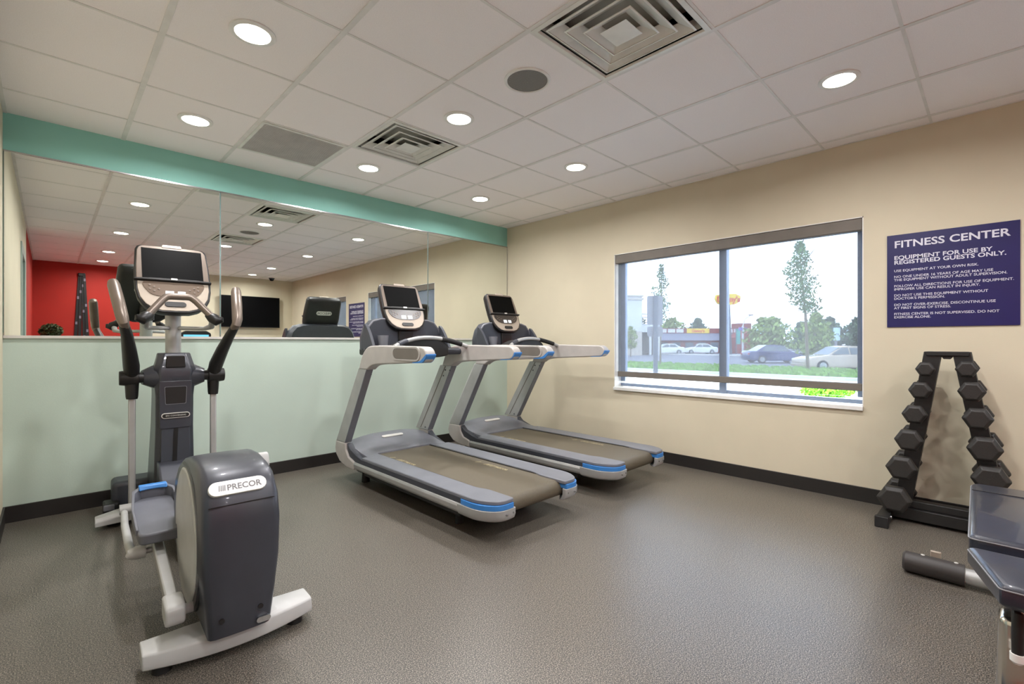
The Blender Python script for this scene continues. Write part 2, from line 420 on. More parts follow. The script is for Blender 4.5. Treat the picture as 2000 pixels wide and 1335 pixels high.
for k in range(44):
    y = -h + .03 + k * (2 * h - .06) / 43
    b.quad_prism([(-h + .02, y, -.002), (h - .02, y, -.002), (h - .02, y + .004, -.002), (-h + .02, y + .004, -.002)], [(-h + .02, y - .004, -.009), (h - .02, y - .004, -.009), (h - .02, y, -.009), (-h + .02, y, -.009)])
b.build('grille_slats', 'grid', t)
MB().box(-h + .01, h - .01, -h + .01, h - .01, -.0015, 0).build('backing', 'fascia', t)
t = thing('ceiling_speaker', 'round grey speaker grille with white ring in the ceiling beside the large vent', 'speaker', (1.9, 1.826, CEIL))
MB().lathe([(.112, 0), (.128, 0), (.128, -.005), (.118, -.009), (.112, -.006)], n=40).build('speaker_ring', 'white_paint', t)
MB().lathe([(.001, 0), (.111, 0), (.111, -.004), (.001, -.006)], n=40).build('speaker_grille', 'speaker_grey', t)
MB().lathe([(.001, -.006), (.004, -.006), (.004, -.0075), (.001, -.0078)], n=12).build('badge', 'steel', t)

# ------------------------------------------------------------------ sign on the right wall
sg = thing('wall_sign', 'navy blue fitness center rules sign with white lettering on the beige wall', 'sign', (XR, .2255, 1.2475))
S = .634
MB().box(-.008, -.0005, -S / 2, S / 2, 0, S).build('sign_panel', 'sign_navy', sg)
def sign_text(lines, name):
    b = MB()
    for txt, size, bold, z, sx in lines:
        me = text_mesh(txt, size, bold, .0004, sx=sx)
        # text x -> -Y, text y -> +Z, facing -X
        mtx = Matrix(((0, 0, -1, -.0085), (-1, 0, 0, S / 2 - .038), (0, 1, 0, z), (0, 0, 0, 1)))
        b.merge_mesh(me, mtx)
    return b.build(name, 'sign_letter', sg)
cap = lambda px: px   # heights along the panel, metres from its foot
sign_text([('FITNESS CENTER', .066, .020, .545, 1.12)], 'heading')
sign_text([('EQUIPMENT FOR USE BY', .037, .022, .463, 1.17), ('REGISTERED GUESTS ONLY.', .037, .022, .431, 1.17)], 'subheading')
small = [('USE EQUIPMENT AT YOUR OWN RISK.', .379), ('NO ONE UNDER 16 YEARS OF AGE MAY USE', .338), ('THE EQUIPMENT WITHOUT ADULT SUPERVISION.', .316),
         ('FOLLOW ALL DIRECTIONS FOR USE OF EQUIPMENT.', .274), ('IMPROPER USE CAN RESULT IN INJURY.', .252), ('DO NOT USE THIS EQUIPMENT WITHOUT', .210), ("DOCTOR'S PERMISSION.", .188),
         ('DO NOT OVER-EXERCISE. DISCONTINUE USE', .145), ('AT FIRST SIGNS OF STRESS.', .123), ('FITNESS CENTER IS NOT SUPERVISED. DO NOT', .082), ('EXERCISE ALONE.', .060)]
sign_text([(s, .0225, .008, z, 1.07) for s, z in small], 'rules_text')

# ------------------------------------------------------------------ touchscreen console shared by the machines
OUT = [(0, 0), (.40, .004), (.62, .035), (.80, .10), (.93, .20), (.985, .33), (1.0, .47), (.985, .7), (.955, .93), (.90, .98), (.82, 1.0), (0, 1.012)]
def console(parent, P, w, H, tilt, light):
    t = R(tilt); X = Vector((1, 0, 0)); U = Vector((0, math.sin(t), math.cos(t))); N = Vector((0, -math.cos(t), math.sin(t))); P = Vector(P)
    xf = lambda v: P + X * v[0] + U * v[1] + N * v[2]
    full = lambda s, i=0: [(s * (w * a - i * (1 if a else 0)), i + u * (H - 2 * i)) for a, u in OUT]
    def outline(i=0, u0=-9, u1=9):
        rgt = [(w * a - (i if a else 0), i + u * (H - 2 * i)) for a, u in OUT]
        return rgt + [(-x, u) for x, u in rgt[::-1] if x > 1e-6]
    def halfw(u):
        for (a0, b0), (a1, b1) in zip(OUT, OUT[1:]):
            if b0 <= u / H <= b1: return w * (a0 + (a1 - a0) * (u / H - b0) / (b1 - b0 + 1e-9))
        return w * .8
    ring = lambda i, n: [(x, u, n) for x, u in outline(i)]
    MB().loft([ring(.03, -.062), ring(.008, -.045), ring(0, -.02), ring(0, .004), ring(.006, .010)]).build('housing', 'black_plastic', parent, xf)
    ub = H * .475
    # face above the shelf
    uo = [(x, u) for x, u in outline(.009) if u > ub]
    uo = [(halfw(ub) - .010, ub)] + [p for p in uo if p[0] >= 0] + [p for p in uo if p[0] < 0] + [(-halfw(ub) + .010, ub)]
    MB().prism(uo, 'z', .008, .016).build('bezel', 'bronze' if light else 'dark_grey', parent, xf, bevel=.003)
    s0, s1, sw = ub + .008, H * .945, w * .80
    MB().box(-sw, sw, s0, s1, .0155, .018).build('touchscreen', 'screen', parent, xf)
    MB().prism(rounded([(-w * .27, H * .972), (w * .27, H * .972), (w * .25, H * 1.018), (-w * .25, H * 1.018)], .006), 'z', -.01, .019).build('top_clip', 'cream_silver' if light else 'dark_grey', parent, xf, bevel=.003)
    # reading shelf
    MB().prism([(-w * 1.015, ub - .014), (w * 1.015, ub - .014), (w * 1.0, ub - .002), (w * .6, ub + .004), (-w * .6, ub + .004), (-w * 1.0, ub - .002)], 'z', .004, .030).build('reading_shelf', 'black_plastic', parent, xf, bevel=.004)
    MB().prism(rounded([(-.017, ub - .008), (.017, ub - .008), (.017, ub + .004), (-.017, ub + .004)], .003), 'z', .030, .033).build('shelf_badge', 'badge', parent, xf)
    # lower trim and key panel
    lo_ = [(x, u) for x, u in outline(.012) if u < ub - .02]
    lo_ = [p for p in lo_ if p[0] >= 0] + [(halfw(ub - .02) - .014, ub - .016), (-halfw(ub - .02) + .014, ub - .016)] + [p for p in lo_ if p[0] < 0]
    MB().prism(lo_, 'z', .008, .013).build('lower_trim', 'cream_silver' if light != 0 else 'dark_grey', parent, xf, bevel=.003)
    kp = [(-w * .80, ub - .018), (w * .80, ub - .018), (w * .80, ub - .05), (w * .62, H * .255), (w * .3, H * .215), (-w * .3, H * .215), (-w * .62, H * .255), (-w * .80, ub - .05)]
    k = MB().prism(rounded(kp, .02), 'z', .012, .017).build('key_panel', 'key_panel' if light == 1 else 'key_dark', parent, xf)
    for a, c in ((-w * .24, -w * .02), (w * .08, w * .28)):
        MB().box(a, c, H * .235, H * .305, .017, .019).build('display_window', 'lcd', k, xf)
    b = MB()
    for q in (-1, 1):
        for dx, du in ((.40, .33), (.52, .36), (.52, .30), (.63, .385), (.63, .33)):
            b.lathe([(.001, .018), (.006, .018), (.006, .020), (.001, .0205)], (q * w * dx, 0, 0), n=10)
            for v in b.bm.verts[-40:]: v.co = Vector((v.co.x, H * du + v.co.y, v.co.z))
    b.build('keys', 'bronze', k, xf)
    MB().prism([(x, u + H * .115) for x, u in pill(w * .56, H * .075)], 'z', .012, .018).build('stop_button', 'black_plastic', parent, xf, bevel=.002)
    # back badge, read from behind
    bd = MB().prism([(x, u + H * .62) for x, u in pill(w * .86, H * .105)], 'z', -.068, -.060).build('back_badge', 'badge', parent, xf)
    tm = text_mesh('PRECOR', .036, .02, .0005, 'CENTER', 1.15)
    b = MB(); b.merge_mesh(tm, Matrix(((-1, 0, 0, 0), (0, 1, 0, H * .62 - .012), (0, 0, -1, -.0685), (0, 0, 0, 1)))); b.build('badge_lettering', 'badge_text', bd, xf)

# ------------------------------------------------------------------ treadmill (drawn about its centre line x=0, y and z in room axes, then brought to true size)
K = .9556; H0 = 1.145; OY = 3.0
def tx(v): return (v[0] * K, (v[1] - OY) * K, H0 - (H0 - v[2]) * K)
ZF = -.0535                      # the floor in these drawing units
def make_treadmill():
    t = thing('treadmill', '', 'treadmill', (2.15, OY * K, 0))
    B = lambda mb, name, m, p=t, **k: mb.build(name, m, p, tx, **k)
    b = MB(); b.box(-.36, .36, 2.42, 3.72, .02, .12); b.box(-.30, .30, 3.6, 3.98, .0, .16)
    B(b, 'base_frame', 'black_plastic', bevel=.01)
    for sx in (-1, 1):
        B(MB().cyl((sx * .30, 3.80, ZF), (sx * .30, 3.80, .03), .035, .03), 'foot', 'black_rubber')
        B(MB().cyl((sx * .30, 2.50, ZF), (sx * .30, 2.50, .04), .03, .026), 'foot', 'black_rubber')
    # belt and roller
    prof = [(3.70, .196), (2.14, .196)] + [(2.14 - .056 * math.sin(PI * k / 10), .140 + .056 * math.cos(PI * k / 10)) for k in range(1, 10)] + [(2.14, .084), (3.70, .10)]
    B(MB().prism(prof, 'x', -.268, .268), 'belt', 'belt')
    bl = t.children[-1]
    for x0, y0, s in ((-.245, 3.50, 1), (.165, 2.90, 1)):
        b = MB()
        for q in (0, .10, .135, .17):
            b.quad_prism([(x0, y0 - q, .1962), (x0 + .035, y0 - q - .03, .1962), (x0 + .035, y0 - q - .045, .1962), (x0, y0 - q - .015, .1962)],
                         [(x0, y0 - q, .1968), (x0 + .035, y0 - q - .03, .1968), (x0 + .035, y0 - q - .045, .1968), (x0, y0 - q - .015, .1968)])
        b.build('belt_stripes', 'belt_print', bl, tx); b = MB()
        me = text_mesh('PRECOR', .040, .03, .0003, 'LEFT', .9)
        b.merge_mesh(me, Matrix(((0, 1, 0, x0), (-1, 0, 0, y0 - .225), (0, 0, 1, .1968), (0, 0, 0, 1))))
        b.build('belt_lettering', 'belt_print', bl, tx)
    for s in (-1, 1):
        B(MB().box(min(s * .256, s * .272), max(s * .256, s * .272), 2.30, 3.66, .186, .2005), 'belt_gap', 'black_plastic')
        # side extrusion
        pr_ = [(s * .395, .152), (s * .444, .152), (s * .452, .136), (s * .448, .108), (s * .430, .088), (s * .395, .088)]
        B(MB().prism(pr_, 'y', 2.33, 3.72), 'side_rail', 'silver', bevel=.002)
        B(MB().box(min(s * .36, s * .438), max(s * .36, s * .438), 2.31, 3.72, .150, .186), 'side_insert', 'dark_grey')
        # foot rail
        pl = [(s * .268, 3.66), (s * .268, 2.36), (s * .240, 2.27), (s * .240, 2.04), (s * .36, 2.035), (s * .438, 2.16), (s * .438, 3.60)]
        B(MB().prism(rounded(pl, [0, .03, .03, .02, .09, .09, 0]), 'z', .182, .207), 'foot_rail', 'rail_grey', bevel=.006, seg=3)
        # end cap and accent
        pl = rounded([(s * .236, 2.06), (s * .236, 2.030), (s * .37, 2.022), (s * .452, 2.14), (s * .452, 2.33), (s * .40, 2.33), (s * .36, 2.12)], [0, .008, .10, .10, 0, 0, .05])
        cap_ = MB()
        ring = lambda z, i: [(x - s * i * (1 if abs(x) > .3 else 0), y + i * (1 if y < 2.2 else 0), z) for x, y in pl]
        cap_.loft([ring(.076, .03), ring(.090, .010), ring(.115, 0), ring(.152, 0)])
        c = B(cap_, 'end_cap', 'silver', bevel=.002)
        for yb, xb in ((2.035, .26), (2.024, .32)):
            MB().cyl((s * xb, yb - .008, .125), (s * xb, yb + .01, .125), .006, n=10).build('bolt', 'steel', c, tx)
        acc = rounded([(s * .25, 2.034), (s * .365, 2.028), (s * .447, 2.142), (s * .445, 2.30), (s * .38, 2.40), (s * .30, 2.40), (s * .25, 2.10)], [0, .09, .09, 0, 0, 0, 0])
        B(MB().prism(acc, 'z', .152, .183), 'accent_strip', 'blue', bevel=.002)
        # front shell that turns up into the upright
        a, c2 = (s * .40, s * .453)
        fp = [(3.72, .088), (3.86, .092), (3.98, .118), (4.05, .170), (4.068, .225), (4.052, .286), (3.872, .286), (3.865, .230), (3.82, .178), (3.72, .152)]
        B(MB().prism(fp, 'x', min(a, c2), max(a, c2)), 'upright_shell', 'taupe', bevel=.008, seg=3)
        sp = [(3.72, .150), (3.83, .178), (3.87, .23), (3.872, .286), (3.82, .245), (3.70, .206), (3.62, .186), (3.66, .15)]
        a, c2 = (s * .385, s * .436)
        B(MB().prism(sp, 'x', min(a, c2), max(a, c2)), 'side_panel', 'dark_grey', bevel=.004)
        # upright: leaning hollow section, wide side to the middle
        def sec(yf, yr, z): return [(s * .452, yf, z), (s * .446, yr, z), (s * .394, yr, z), (s * .394, yf + .055, z), (s * .43, yf + .035, z)]
        B(MB().loft([sec(4.045, 3.885, .286), sec(3.628, 3.50, .93)]), 'upright', 'silver', bevel=.004)
        u = t.children[-1]
        # darker rear face and slotted inner face
        def sec2(yr, z): return [(s * .449, yr + .004, z), (s * .449, yr - .004, z), (s * .391, yr - .004, z), (s * .391, yr + .004, z)]
        MB().loft([sec2(3.885, .29), sec2(3.50, .93)]).build('rear_cover', 'rail_grey', u, tx)
        def sec3(y, z, w_=.010): return [(s * .3955, y - w_ / 2, z), (s * .3920, y - w_ / 2, z), (s * .3920, y + w_ / 2, z), (s * .3955, y + w_ / 2, z)]
        MB().loft([sec3(4.01, .30), sec3(3.60, .92)]).build('inner_groove', 'fascia', u, tx)
        for yy_, zz in ((3.60, .885), (3.53, .885), (3.63, .83), (3.93, .31)):
            MB().cyl((s * .396, yy_, zz), (s * .390, yy_, zz), .007, n=10).build('bolt', 'dark_grey', u, tx)
        # arm
        ap = rounded([(3.628, .925), (3.565, 1.050), (3.48, 1.112), (3.30, 1.120), (2.70, 1.112), (2.655, 1.065), (2.69, 1.005), (3.32, .972), (3.42, .960), (3.485, .925)], [.0, .05, .06, .1, .05, .04, .05, .1, .05, 0], 4)
        a, c2 = (s * .372, s * .453)
        arm = B(MB().prism(ap, 'x', min(a, c2), max(a, c2)), 'arm', 'taupe', bevel=.014, seg=4)
        a, c2 = (s * .451, s * .457)
        rec = [(y + 2.915, z + 1.062) for y, z in pill(.33, .074)]
        MB().prism(rec, 'x', min(a, c2), max(a, c2)).build('recess_panel', 'fascia', arm, tx, bevel=.002)
        rim = MB(); n_ = 26
        o_ = pill(.37, .098, 8); i_ = pill(.335, .076, 8)
        f = lambda pts, x: [(x, y + 2.915, z + 1.062) for y, z in pts]
        rim.loft([f(i_, s * .452), f(i_, s * .458), f(o_, s * .458), f(o_, s * .452)], caps=False); rim.build('recess_rim', 'taupe', arm, tx)
        tp = rounded([(2.83, .998), (2.70, 1.003), (2.658, 1.050), (2.658, 1.066), (2.69, 1.046), (2.73, 1.016), (2.83, 1.003)], [0, .04, .03, .005, .03, .03, 0])
        a, c2 = (s * .374, s * .4545)
        MB().prism(tp, 'x', min(a, c2), max(a, c2)).build('arm_tip', 'blue', arm, tx, bevel=.011, seg=3)
    # motor hood
    rings = []
    for k in range(-12, 13):
        x = .392 * k / 12; q = abs(k) / 12
        wing = max(0, (q - .66) / .34)
        wing = min(1, wing * 2.2)
        hh = .318 - .050 * q ** 3; y0 = 3.665 - .075 * wing; z0 = .204
        pts = [(x, y0, z0 - .03), (x, y0, z0 + .004), (x, y0 + .10, z0 + (hh - z0) * (.42 - .2 * wing)), (x, y0 + .22, z0 + (hh - z0) * (.80 - .2 * wing)), (x, 3.97, hh), (x, 4.05, hh - .025), (x, 4.09, hh - .08), (x, 4.09, .12)]
        rings.append(pts)
    B(MB().loft(rings), 'motor_hood', 'dark_grey' if False else 'rail_grey')
    hd = t.children[-1]
    zh = lambda y: .204 + .114 * .80
    b = MB(); 
    pp = pill(.215, .036)
    b.quad_prism([(x, 3.872 + u * .9, .291 + u * .32) for x, u in pp], [(x, 3.870 + u * .9, .297 + u * .32) for x, u in pp]); b.build('hood_badge', 'badge', hd, tx)
    # handrail arching between the arms
    pts = []
    for k in range(17):
        s_ = -1 + k / 8; pts.append((s_ * .375, 3.20 + .10 * (1 - s_ * s_) + (.06 if s_ > 0 else -.0) * s_, 1.108 + .072 * (1 - s_ * s_)))
    hb = B(MB().tube(pts, .017, 12), 'handlebar', 'silver')
    MB().tube(pts[11:16], .0215, 12).build('hand_grip', 'black_rubber', hb, tx)
    MB().tube(pts[1:4], .0215, 12).build('hand_grip', 'dark_grey', hb, tx)
    B(MB().tube([(.17, 3.34, 1.062), (.375, 3.36, 1.062)], .026, 14), 'lower_bar', 'dark_grey')
    pod = rounded([(-.30, 1.115), (-.16, 1.165), (.10, 1.17), (.20, 1.13), (.22, 1.03), (.10, 1.015), (-.10, 1.02), (-.22, 1.05)], .04)
    B(MB().prism(pod, 'y', 3.30, 3.44), 'control_pod', 'black_plastic', bevel=.012, seg=3)
    B(MB().prism([(3.42, 1.05), (3.46, 1.175), (3.50, 1.19), (3.54, 1.18), (3.56, 1.05)], 'x', .12, .21), 'stop_key', 'orange_red', bevel=.006)
    # tray with raised wings
    B(MB().box(-.385, .385, 3.36, 3.76, 1.035, 1.095), 'console_tray', 'black_plastic', bevel=.015)
    arch = [(.385, 1.08), (.385, 1.19), (.36, 1.27), (.31, 1.325), (.24, 1.345), (.10, 1.35)]
    arch = arch + [(-x, z) for x, z in arch[::-1]]
    B(MB().loft([[(x * .97, 3.655, z - .012) for x, z in arch], [(x, 3.675, z) for x, z in arch], [(x, 3.74, z) for x, z in arch], [(x * .95, 3.775, z - .02) for x, z in arch]]), 'back_cover', 'dark_grey')
    B(MB().tube([(x * .985, 3.662, z - .006) for x, z in arch], .009, 8), 'cover_rim', 'rail_grey')
    for s in (-1, 1):
        wp = rounded([(3.50, 1.09), (3.575, 1.22), (3.635, 1.285), (3.665, 1.30), (3.70, 1.09)], [0, .05, .04, .01, 0])
        a, c2 = (s * .362, s * .388)
        B(MB().prism(wp, 'x', min(a, c2), max(a, c2)), 'tray_wing', 'dark_grey', bevel=.008, seg=3)
        # cup holder
        cc = MB()
        rr = lambda z, r: [(s * .27 + r * math.cos(2 * PI * k / 18), 3.56 + r * math.sin(2 * PI * k / 18), z) for k in range(18)]
        cc.loft([rr(1.09, .036), rr(1.20, .045), rr(1.20, .041), rr(1.10, .032)], caps=False); B(cc, 'cup_holder', 'rail_grey')
    # neck and console (true size already)
    yc = 3.446 - OY * K
    MB().box(-.07, .07, yc + .03, yc + .12, 1.02, 1.30).build('console_neck', 'black_plastic', t, bevel=.01)
    console(t, (0, yc, 1.242), .196, .42, 23, 2)
    return t
tm = make_treadmill()
tag(tm, 'silver treadmill nearer the elliptical, its console screen blank and deck towards the camera', 'treadmill', 'treadmills facing the mirror')
tm2 = dup(tm); tm2.location.x = 3.316 + .005
tag(tm2, 'silver treadmill closest to the window wall, partly behind the other treadmill', 'treadmill', 'treadmills facing the mirror')

# ------------------------------------------------------------------ elliptical (local axes: y towards the mirror)
def make_elliptical():
    t = thing('elliptical_trainer', 'dark grey elliptical trainer with big rear flywheel cover and touchscreen, on the left', 'exercise machine', (.5, 2.0, 0), R(-2.6))
    B = lambda mb, name, m, p=t, **k: mb.build(name, m, p, **k)
    # rear and front stabilisers
    rings = []
    for k in range(-8, 9):
        q = k / 8; x = q * .278; bow = -.052 + .045 * q * q; sh = .008 * q * q
        e = 1 if abs(q) < .99 else .8
        rings.append([(x, bow, .030 + sh), (x, bow - .004 * e, .055), (x, bow + .004, .090 - .002 * abs(q)), (x, bow + .02, .102 - .010 * q * q), (x, .085, .102 - .010 * q * q), (x, .10, .09), (x, .10, .034)])
    B(MB().loft(rings), 'rear_stabilizer', 'disc_grey', bevel=.005, seg=3)
    for s in (-1, 1): B(MB().cyl((s * .22, .03, 0), (s * .22, .03, .05), .030, .024), 'foot', 'black_rubber')
    rings = []
    for k in range(-8, 9):
        q = k / 8; x = q * .385; hh = .105 - .03 * abs(q) ** 1.5; w_ = .075 - .025 * abs(q) ** 3; y = 1.88 - .06 * q * q
        rings.append([(x, y - w_, .028), (x, y - w_, hh - .02), (x, y - w_ + .02, hh), (x, y + w_ - .02, hh), (x, y + w_, hh - .02), (x, y + w_, .028)])
    B(MB().loft(rings), 'front_stabilizer', 'disc_grey', bevel=.005, seg=3)
    for s in (-1, 1): B(MB().cyl((s * .30, 1.87, 0), (s * .30, 1.87, .04), .030, .024), 'foot', 'black_rubber')
    # beam and ramp between housing and column
    b = MB(); b.box(-.06, .06, .3, 2.0, .05, .12); B(b, 'main_beam', 'dark_grey', bevel=.008)
    # flywheel housing: outline swept across its width
    hp = [(-.088, .100), (-.104, .22), (-.118, .36), (-.120, .50), (-.108, .59), (-.055, .66), (.02, .684), (.12, .696), (.24, .690), (.36, .666), (.47, .615), (.55, .54), (.60, .42), (.605, .30), (.57, .19), (.50, .10)]
    cy, cz = .25, .38
    rings = []
    for x in (-1, -.93, -.8, -.4, 0, .4, .8, .93, 1):
        s_ = {1: .955, .93: .985, .8: 1.0, .4: 1.008, 0: 1.01}[abs(x)]
        r = []
        for y, z in hp:
            zz = cz + (z - cz) * (s_ if z > .12 else 1); yy_ = cy + (y - cy) * s_
            half = .100 + .026 * math.sin(min(1, max(0, (z - .1) / .60)) * PI * .80)
            r.append((x * half, yy_, zz))
        rings.append(r)
    hs = B(MB().loft(rings), 'flywheel_housing', 'charcoal', angle=50)
    # seam, screws, nameplate
    b = MB()
    for x0, x1 in ((-.105, .105),):
        b.box(x0, x1, -.1165, -.1135, .5705, .5735)
    b.build('seam', 'black_plastic', hs)
    for s in (-1, 1):
        MB().cyl((s * .062, -.104, .165 if s < 0 else .175), (s * .062, -.088, .165 if s < 0 else .175), .009, n=14).build('screw_hole', 'black_plastic', hs)
    MB().prism([(x + .072, z + .125) for x, z in pill(.048, .02)], 'y', -.104, -.092).build('power_socket', 'steel', hs)
    # nameplate follows the slope near the top of the rear face
    PN = Vector((-.010, -.0935, .628)); tl = R(35)
    U = Vector((0, math.sin(tl), math.cos(tl))); N = Vector((0, -math.cos(tl), math.sin(tl)))
    xf = lambda v: PN + Vector((1, 0, 0)) * v[0] + U * v[1] + N * (v[2] - .055 * 0)
    MB().prism(pill(.186, .052), 'z', -.012, .004).build('nameplate', 'badge', hs, xf, bevel=.002)
    npz = hs.children[-1]
    b = MB(); b.merge_mesh(text_mesh('PRECOR', .030, .022, .0004, 'LEFT', .98), Matrix.Translation((-.036, -.0105, .0043)))
    for k in range(4): b.prism([(-.062 + k * .0058, -.010), (-.0585 + k * .0058, -.010), (-.0565 + k * .0058, .011), (-.060 + k * .0058, .011)], 'z', .0038, .0048)
    b.build('name_lettering', 'badge_text', npz, xf)
    for s in (-1, 1):
        b = MB()
        ring = lambda r, x: [(s * x, .265 + r * math.cos(2 * PI * k / 48), .378 + r * math.sin(2 * PI * k / 48)) for k in range(48)]
        b.loft([ring(.262, .095), ring(.262, .122), ring(.250, .1265), ring(.236, .124), ring(.19, .128), ring(.06, .130), ring(.001, .130)])
        B(b, 'crank_disc', 'disc_grey')
        b = MB(); b.loft([ring(.292, .090), ring(.292, .112), ring(.286, .119), ring(.266, .119), ring(.262, .112), ring(.262, .09)], caps=False); B(b, 'disc_surround', 'charcoal')
    # crank arms, pedals: left low, right high
    def side(s, cj, at_, pe, rimh):
        # cj crank joint, at_ arm far end, pe pedal near edge centre
        b = MB(); b.tube([(s * .125, cj[0] + .02, cj[1] - .02), (s * .165, cj[0] + .02, cj[1] - .02)], .018); B(b, 'crank_pin', 'disc_grey')
        d = Vector((0, at_[0] - cj[0], at_[1] - cj[1])).normalized(); c = Vector((s * .185, cj[0], cj[1])); n = Vector((0, -d.z, d.y))
        # fork end
        pts = [c - d * .055 - n * .020, c - d * .045 - n * .036, c + d * .02 - n * .040, c + d * .055 - n * .032, c + d * .055 + n * .032, c + d * .02 + n * .040, c - d * .045 + n * .036, c - d * .055 + n * .020]
        a = MB(); a.quad_prism([p + Vector((-.030, 0, 0)) for p in pts], [p + Vector((.030, 0, 0)) for p in pts]); B(a, 'crank_joint', 'disc_grey', bevel=.010, seg=3)
        e = c + d * (Vector((0, at_[0] - cj[0], at_[1] - cj[1])).length)
        a = MB(); st = c + d * .03
        q = lambda p: [p + Vector((-.020, 0, 0)) - n * .022, p + Vector((.020, 0, 0)) - n * .022, p + Vector((.020, 0, 0)) + n * .022, p + Vector((-.020, 0, 0)) + n * .022]
        a.loft([q(st), q(e)]); B(a, 'foot_arm', 'silver', bevel=.006)
        # pedal
        y0, z0 = pe; L_ = .42; x0, x1 = (-.085, .085); cx = s * .178
        up = .05
        b = MB()
        pl = [(cx - .078, 0), (cx + .078, 0), (cx + .090, .22), (cx + .080, L_), (cx - .080, L_), (cx - .090, .22)]
        pl = rounded(pl, .025)
        fz = lambda yv: z0 + up * yv / L_
        b.quad_prism([(x, y0 + y, fz(y) - .045) for x, y in pl], [(x, y0 + y, fz(y)) for x, y in pl])
        p = B(b, 'pedal', 'pedal_grey', bevel=.008, seg=3)
        # raised rim around front and sides
        out = [(cx - .086, .05), (cx - .092, .22), (cx - .082, L_ - .03), (cx - .05, L_ + .004), (cx + .05, L_ + .004), (cx + .082, L_ - .03), (cx + .092, .22), (cx + .086, .05)]
        inn = [(cx - .076, .05), (cx - .082, .22), (cx - .072, L_ - .05), (cx - .045, L_ - .018), (cx + .045, L_ - .018), (cx + .072, L_ - .05), (cx + .082, .22), (cx + .076, .05)]
        hh = [.004, .03, rimh, rimh + .008, rimh + .008, rimh, .03, .004]
        rg = []
        for (xo, yo), (xi, yi), h_ in zip(out, inn, hh):
            rg.append([(xo, y0 + yo, fz(yo) - .02), (xo, y0 + yo, fz(yo) + h_), (xi, y0 + yi, fz(yi) + h_), (xi, y0 + yi, fz(yi) - .02)])
        MB().loft(rg).build('pedal_rim', 'pedal_grey', p, bevel=.003)
        MB().loft([[(xx, y0 + L_ - .030 + (.0 if abs(xx - cx) < .04 else -.012), fz(L_) + rimh - .005), (xx, y0 + L_ + .012, fz(L_) + rimh - .010), (xx, y0 + L_ + .012, fz(L_) + rimh + .014), (xx, y0 + L_ - .026, fz(L_) + rimh + .014)] for xx in (cx - .055, cx - .02, cx + .02, cx + .055)]).build('toe_accent', 'blue', p, bevel=.004)
        # link: knob on the foot arm, tube to the handle pole
        kn = (s * .262, e.y - .06, e.z - .02)
        B(MB().tube([(s * .19, kn[1], kn[2]), (s * .235, kn[1], kn[2])], .012), 'link_pin', 'silver')
        B(MB().tube([(s * .228, kn[1], kn[2]), (s * .262, kn[1], kn[2]), (s * .280, kn[1], kn[2] - .004), (s * .290, kn[1], kn[2] - .012)], [.027, .027, .022, .010], 18), 'link_knob', 'disc_grey')
        pt = (s * .225, 1.66, .165)
        B(MB().tube([(s * .270, kn[1] + .01, kn[2] - .01), (s * .272, kn[1] + .25, kn[2] - .045), (s * .268, 1.25, kn[2] - .08), (s * .255, 1.60, .135)], .017, 14), 'lower_link', 'disc_grey')
        B(MB().tube([(s * .20, 1.66, .14), (s * .275, 1.66, .14)], .030, 16), 'link_joint', 'disc_grey')
        return p
    side(-1, (.04, .195), (.62, .265), (.46, .345), .045)
    side(1, (.42, .585), (.98, .34), (.72, .36), .035)
    # swinging arms
    for s in (-1, 1):
        B(MB().box(min(s * .196, s * .232), max(s * .196, s * .232), 1.695, 1.725, .15, .82), 'swing_pole', 'silver', bevel=.008, seg=3)
        B(MB().cyl((s * .12, 1.70, .925), (s * .200, 1.70, .925), .030, .034), 'pivot_shaft', 'black_plastic')
        a = MB(); a.tube([(s * .182, 1.70, .925), (s * .250, 1.70, .925), (s * .276, 1.70, .925)], [.046, .046, .042], 20); B(a, 'pivot_cap', 'black_plastic', bevel=.003)
        a = MB(); a.tube([(s * .214, 1.71, .795), (s * .214, 1.71, .81), (s * .214, 1.705, .93), (s * .220, 1.64, 1.00), (s * .236, 1.52, 1.10), (s * .252, 1.40, 1.185), (s * .268, 1.33, 1.24)],
                         [.028, .031, .037, .041, .035, .028, .024], 18); B(a, 'handle_lower', 'black_plastic')
        a = MB(); a.tube([(s * .262, 1.345, 1.225), (s * .271, 1.31, 1.255), (s * .277, 1.315, 1.285), (s * .292, 1.40, 1.38), (s * .306, 1.49, 1.468), (s * .309, 1.51, 1.488), (s * .310, 1.516, 1.494)],
                         [.021, .026, .029, .030, .0295, .024, .009], 20); B(a, 'handle_grip', 'bronze')
    # column
    def sec(z, hw, yf, yb, c=.03): return [(-hw + c, yf, z), (hw - c, yf, z), (hw, yf + c, z), (hw, yb - c, z), (hw - c, yb, z), (-hw + c, yb, z), (-hw, yb - c, z), (-hw, yf + c, z)]
    col = MB().loft([sec(.05, .115, 1.70, 2.22), sec(.25, .108, 1.68, 2.14), (sec(.60, .100, 1.665, 2.03)), sec(.80, .100, 1.655, 1.97), sec(.90, .108, 1.645, 1.88), sec(.97, .112, 1.640, 1.80), sec(1.02, .098, 1.66, 1.80), sec(1.075, .086, 1.69, 1.80)])
    cl = B(col, 'column', 'charcoal', bevel=.006)
    # shoulders holding the pivots
    sh = MB()
    sh.tube([(-.165, 1.71, .925), (-.11, 1.72, .925), (0, 1.74, .93), (.11, 1.72, .925), (.165, 1.71, .925)], [.044, .072, .100, .072, .044], 24)
    B(sh, 'shoulder_cover', 'charcoal')
    MB().box(-.062, .062, 1.652, 1.668, .80, .905)
    pk = rounded([(-.052, .755), (.052, .755), (.056, .862), (-.056, .862)], .008)
    MB().prism(rounded([(-.082, .60), (.082, .60), (.086, .90), (-.086, .90)], .012), 'y', 1.643, 1.668).build('front_panel', 'charcoal', cl, bevel=.004)
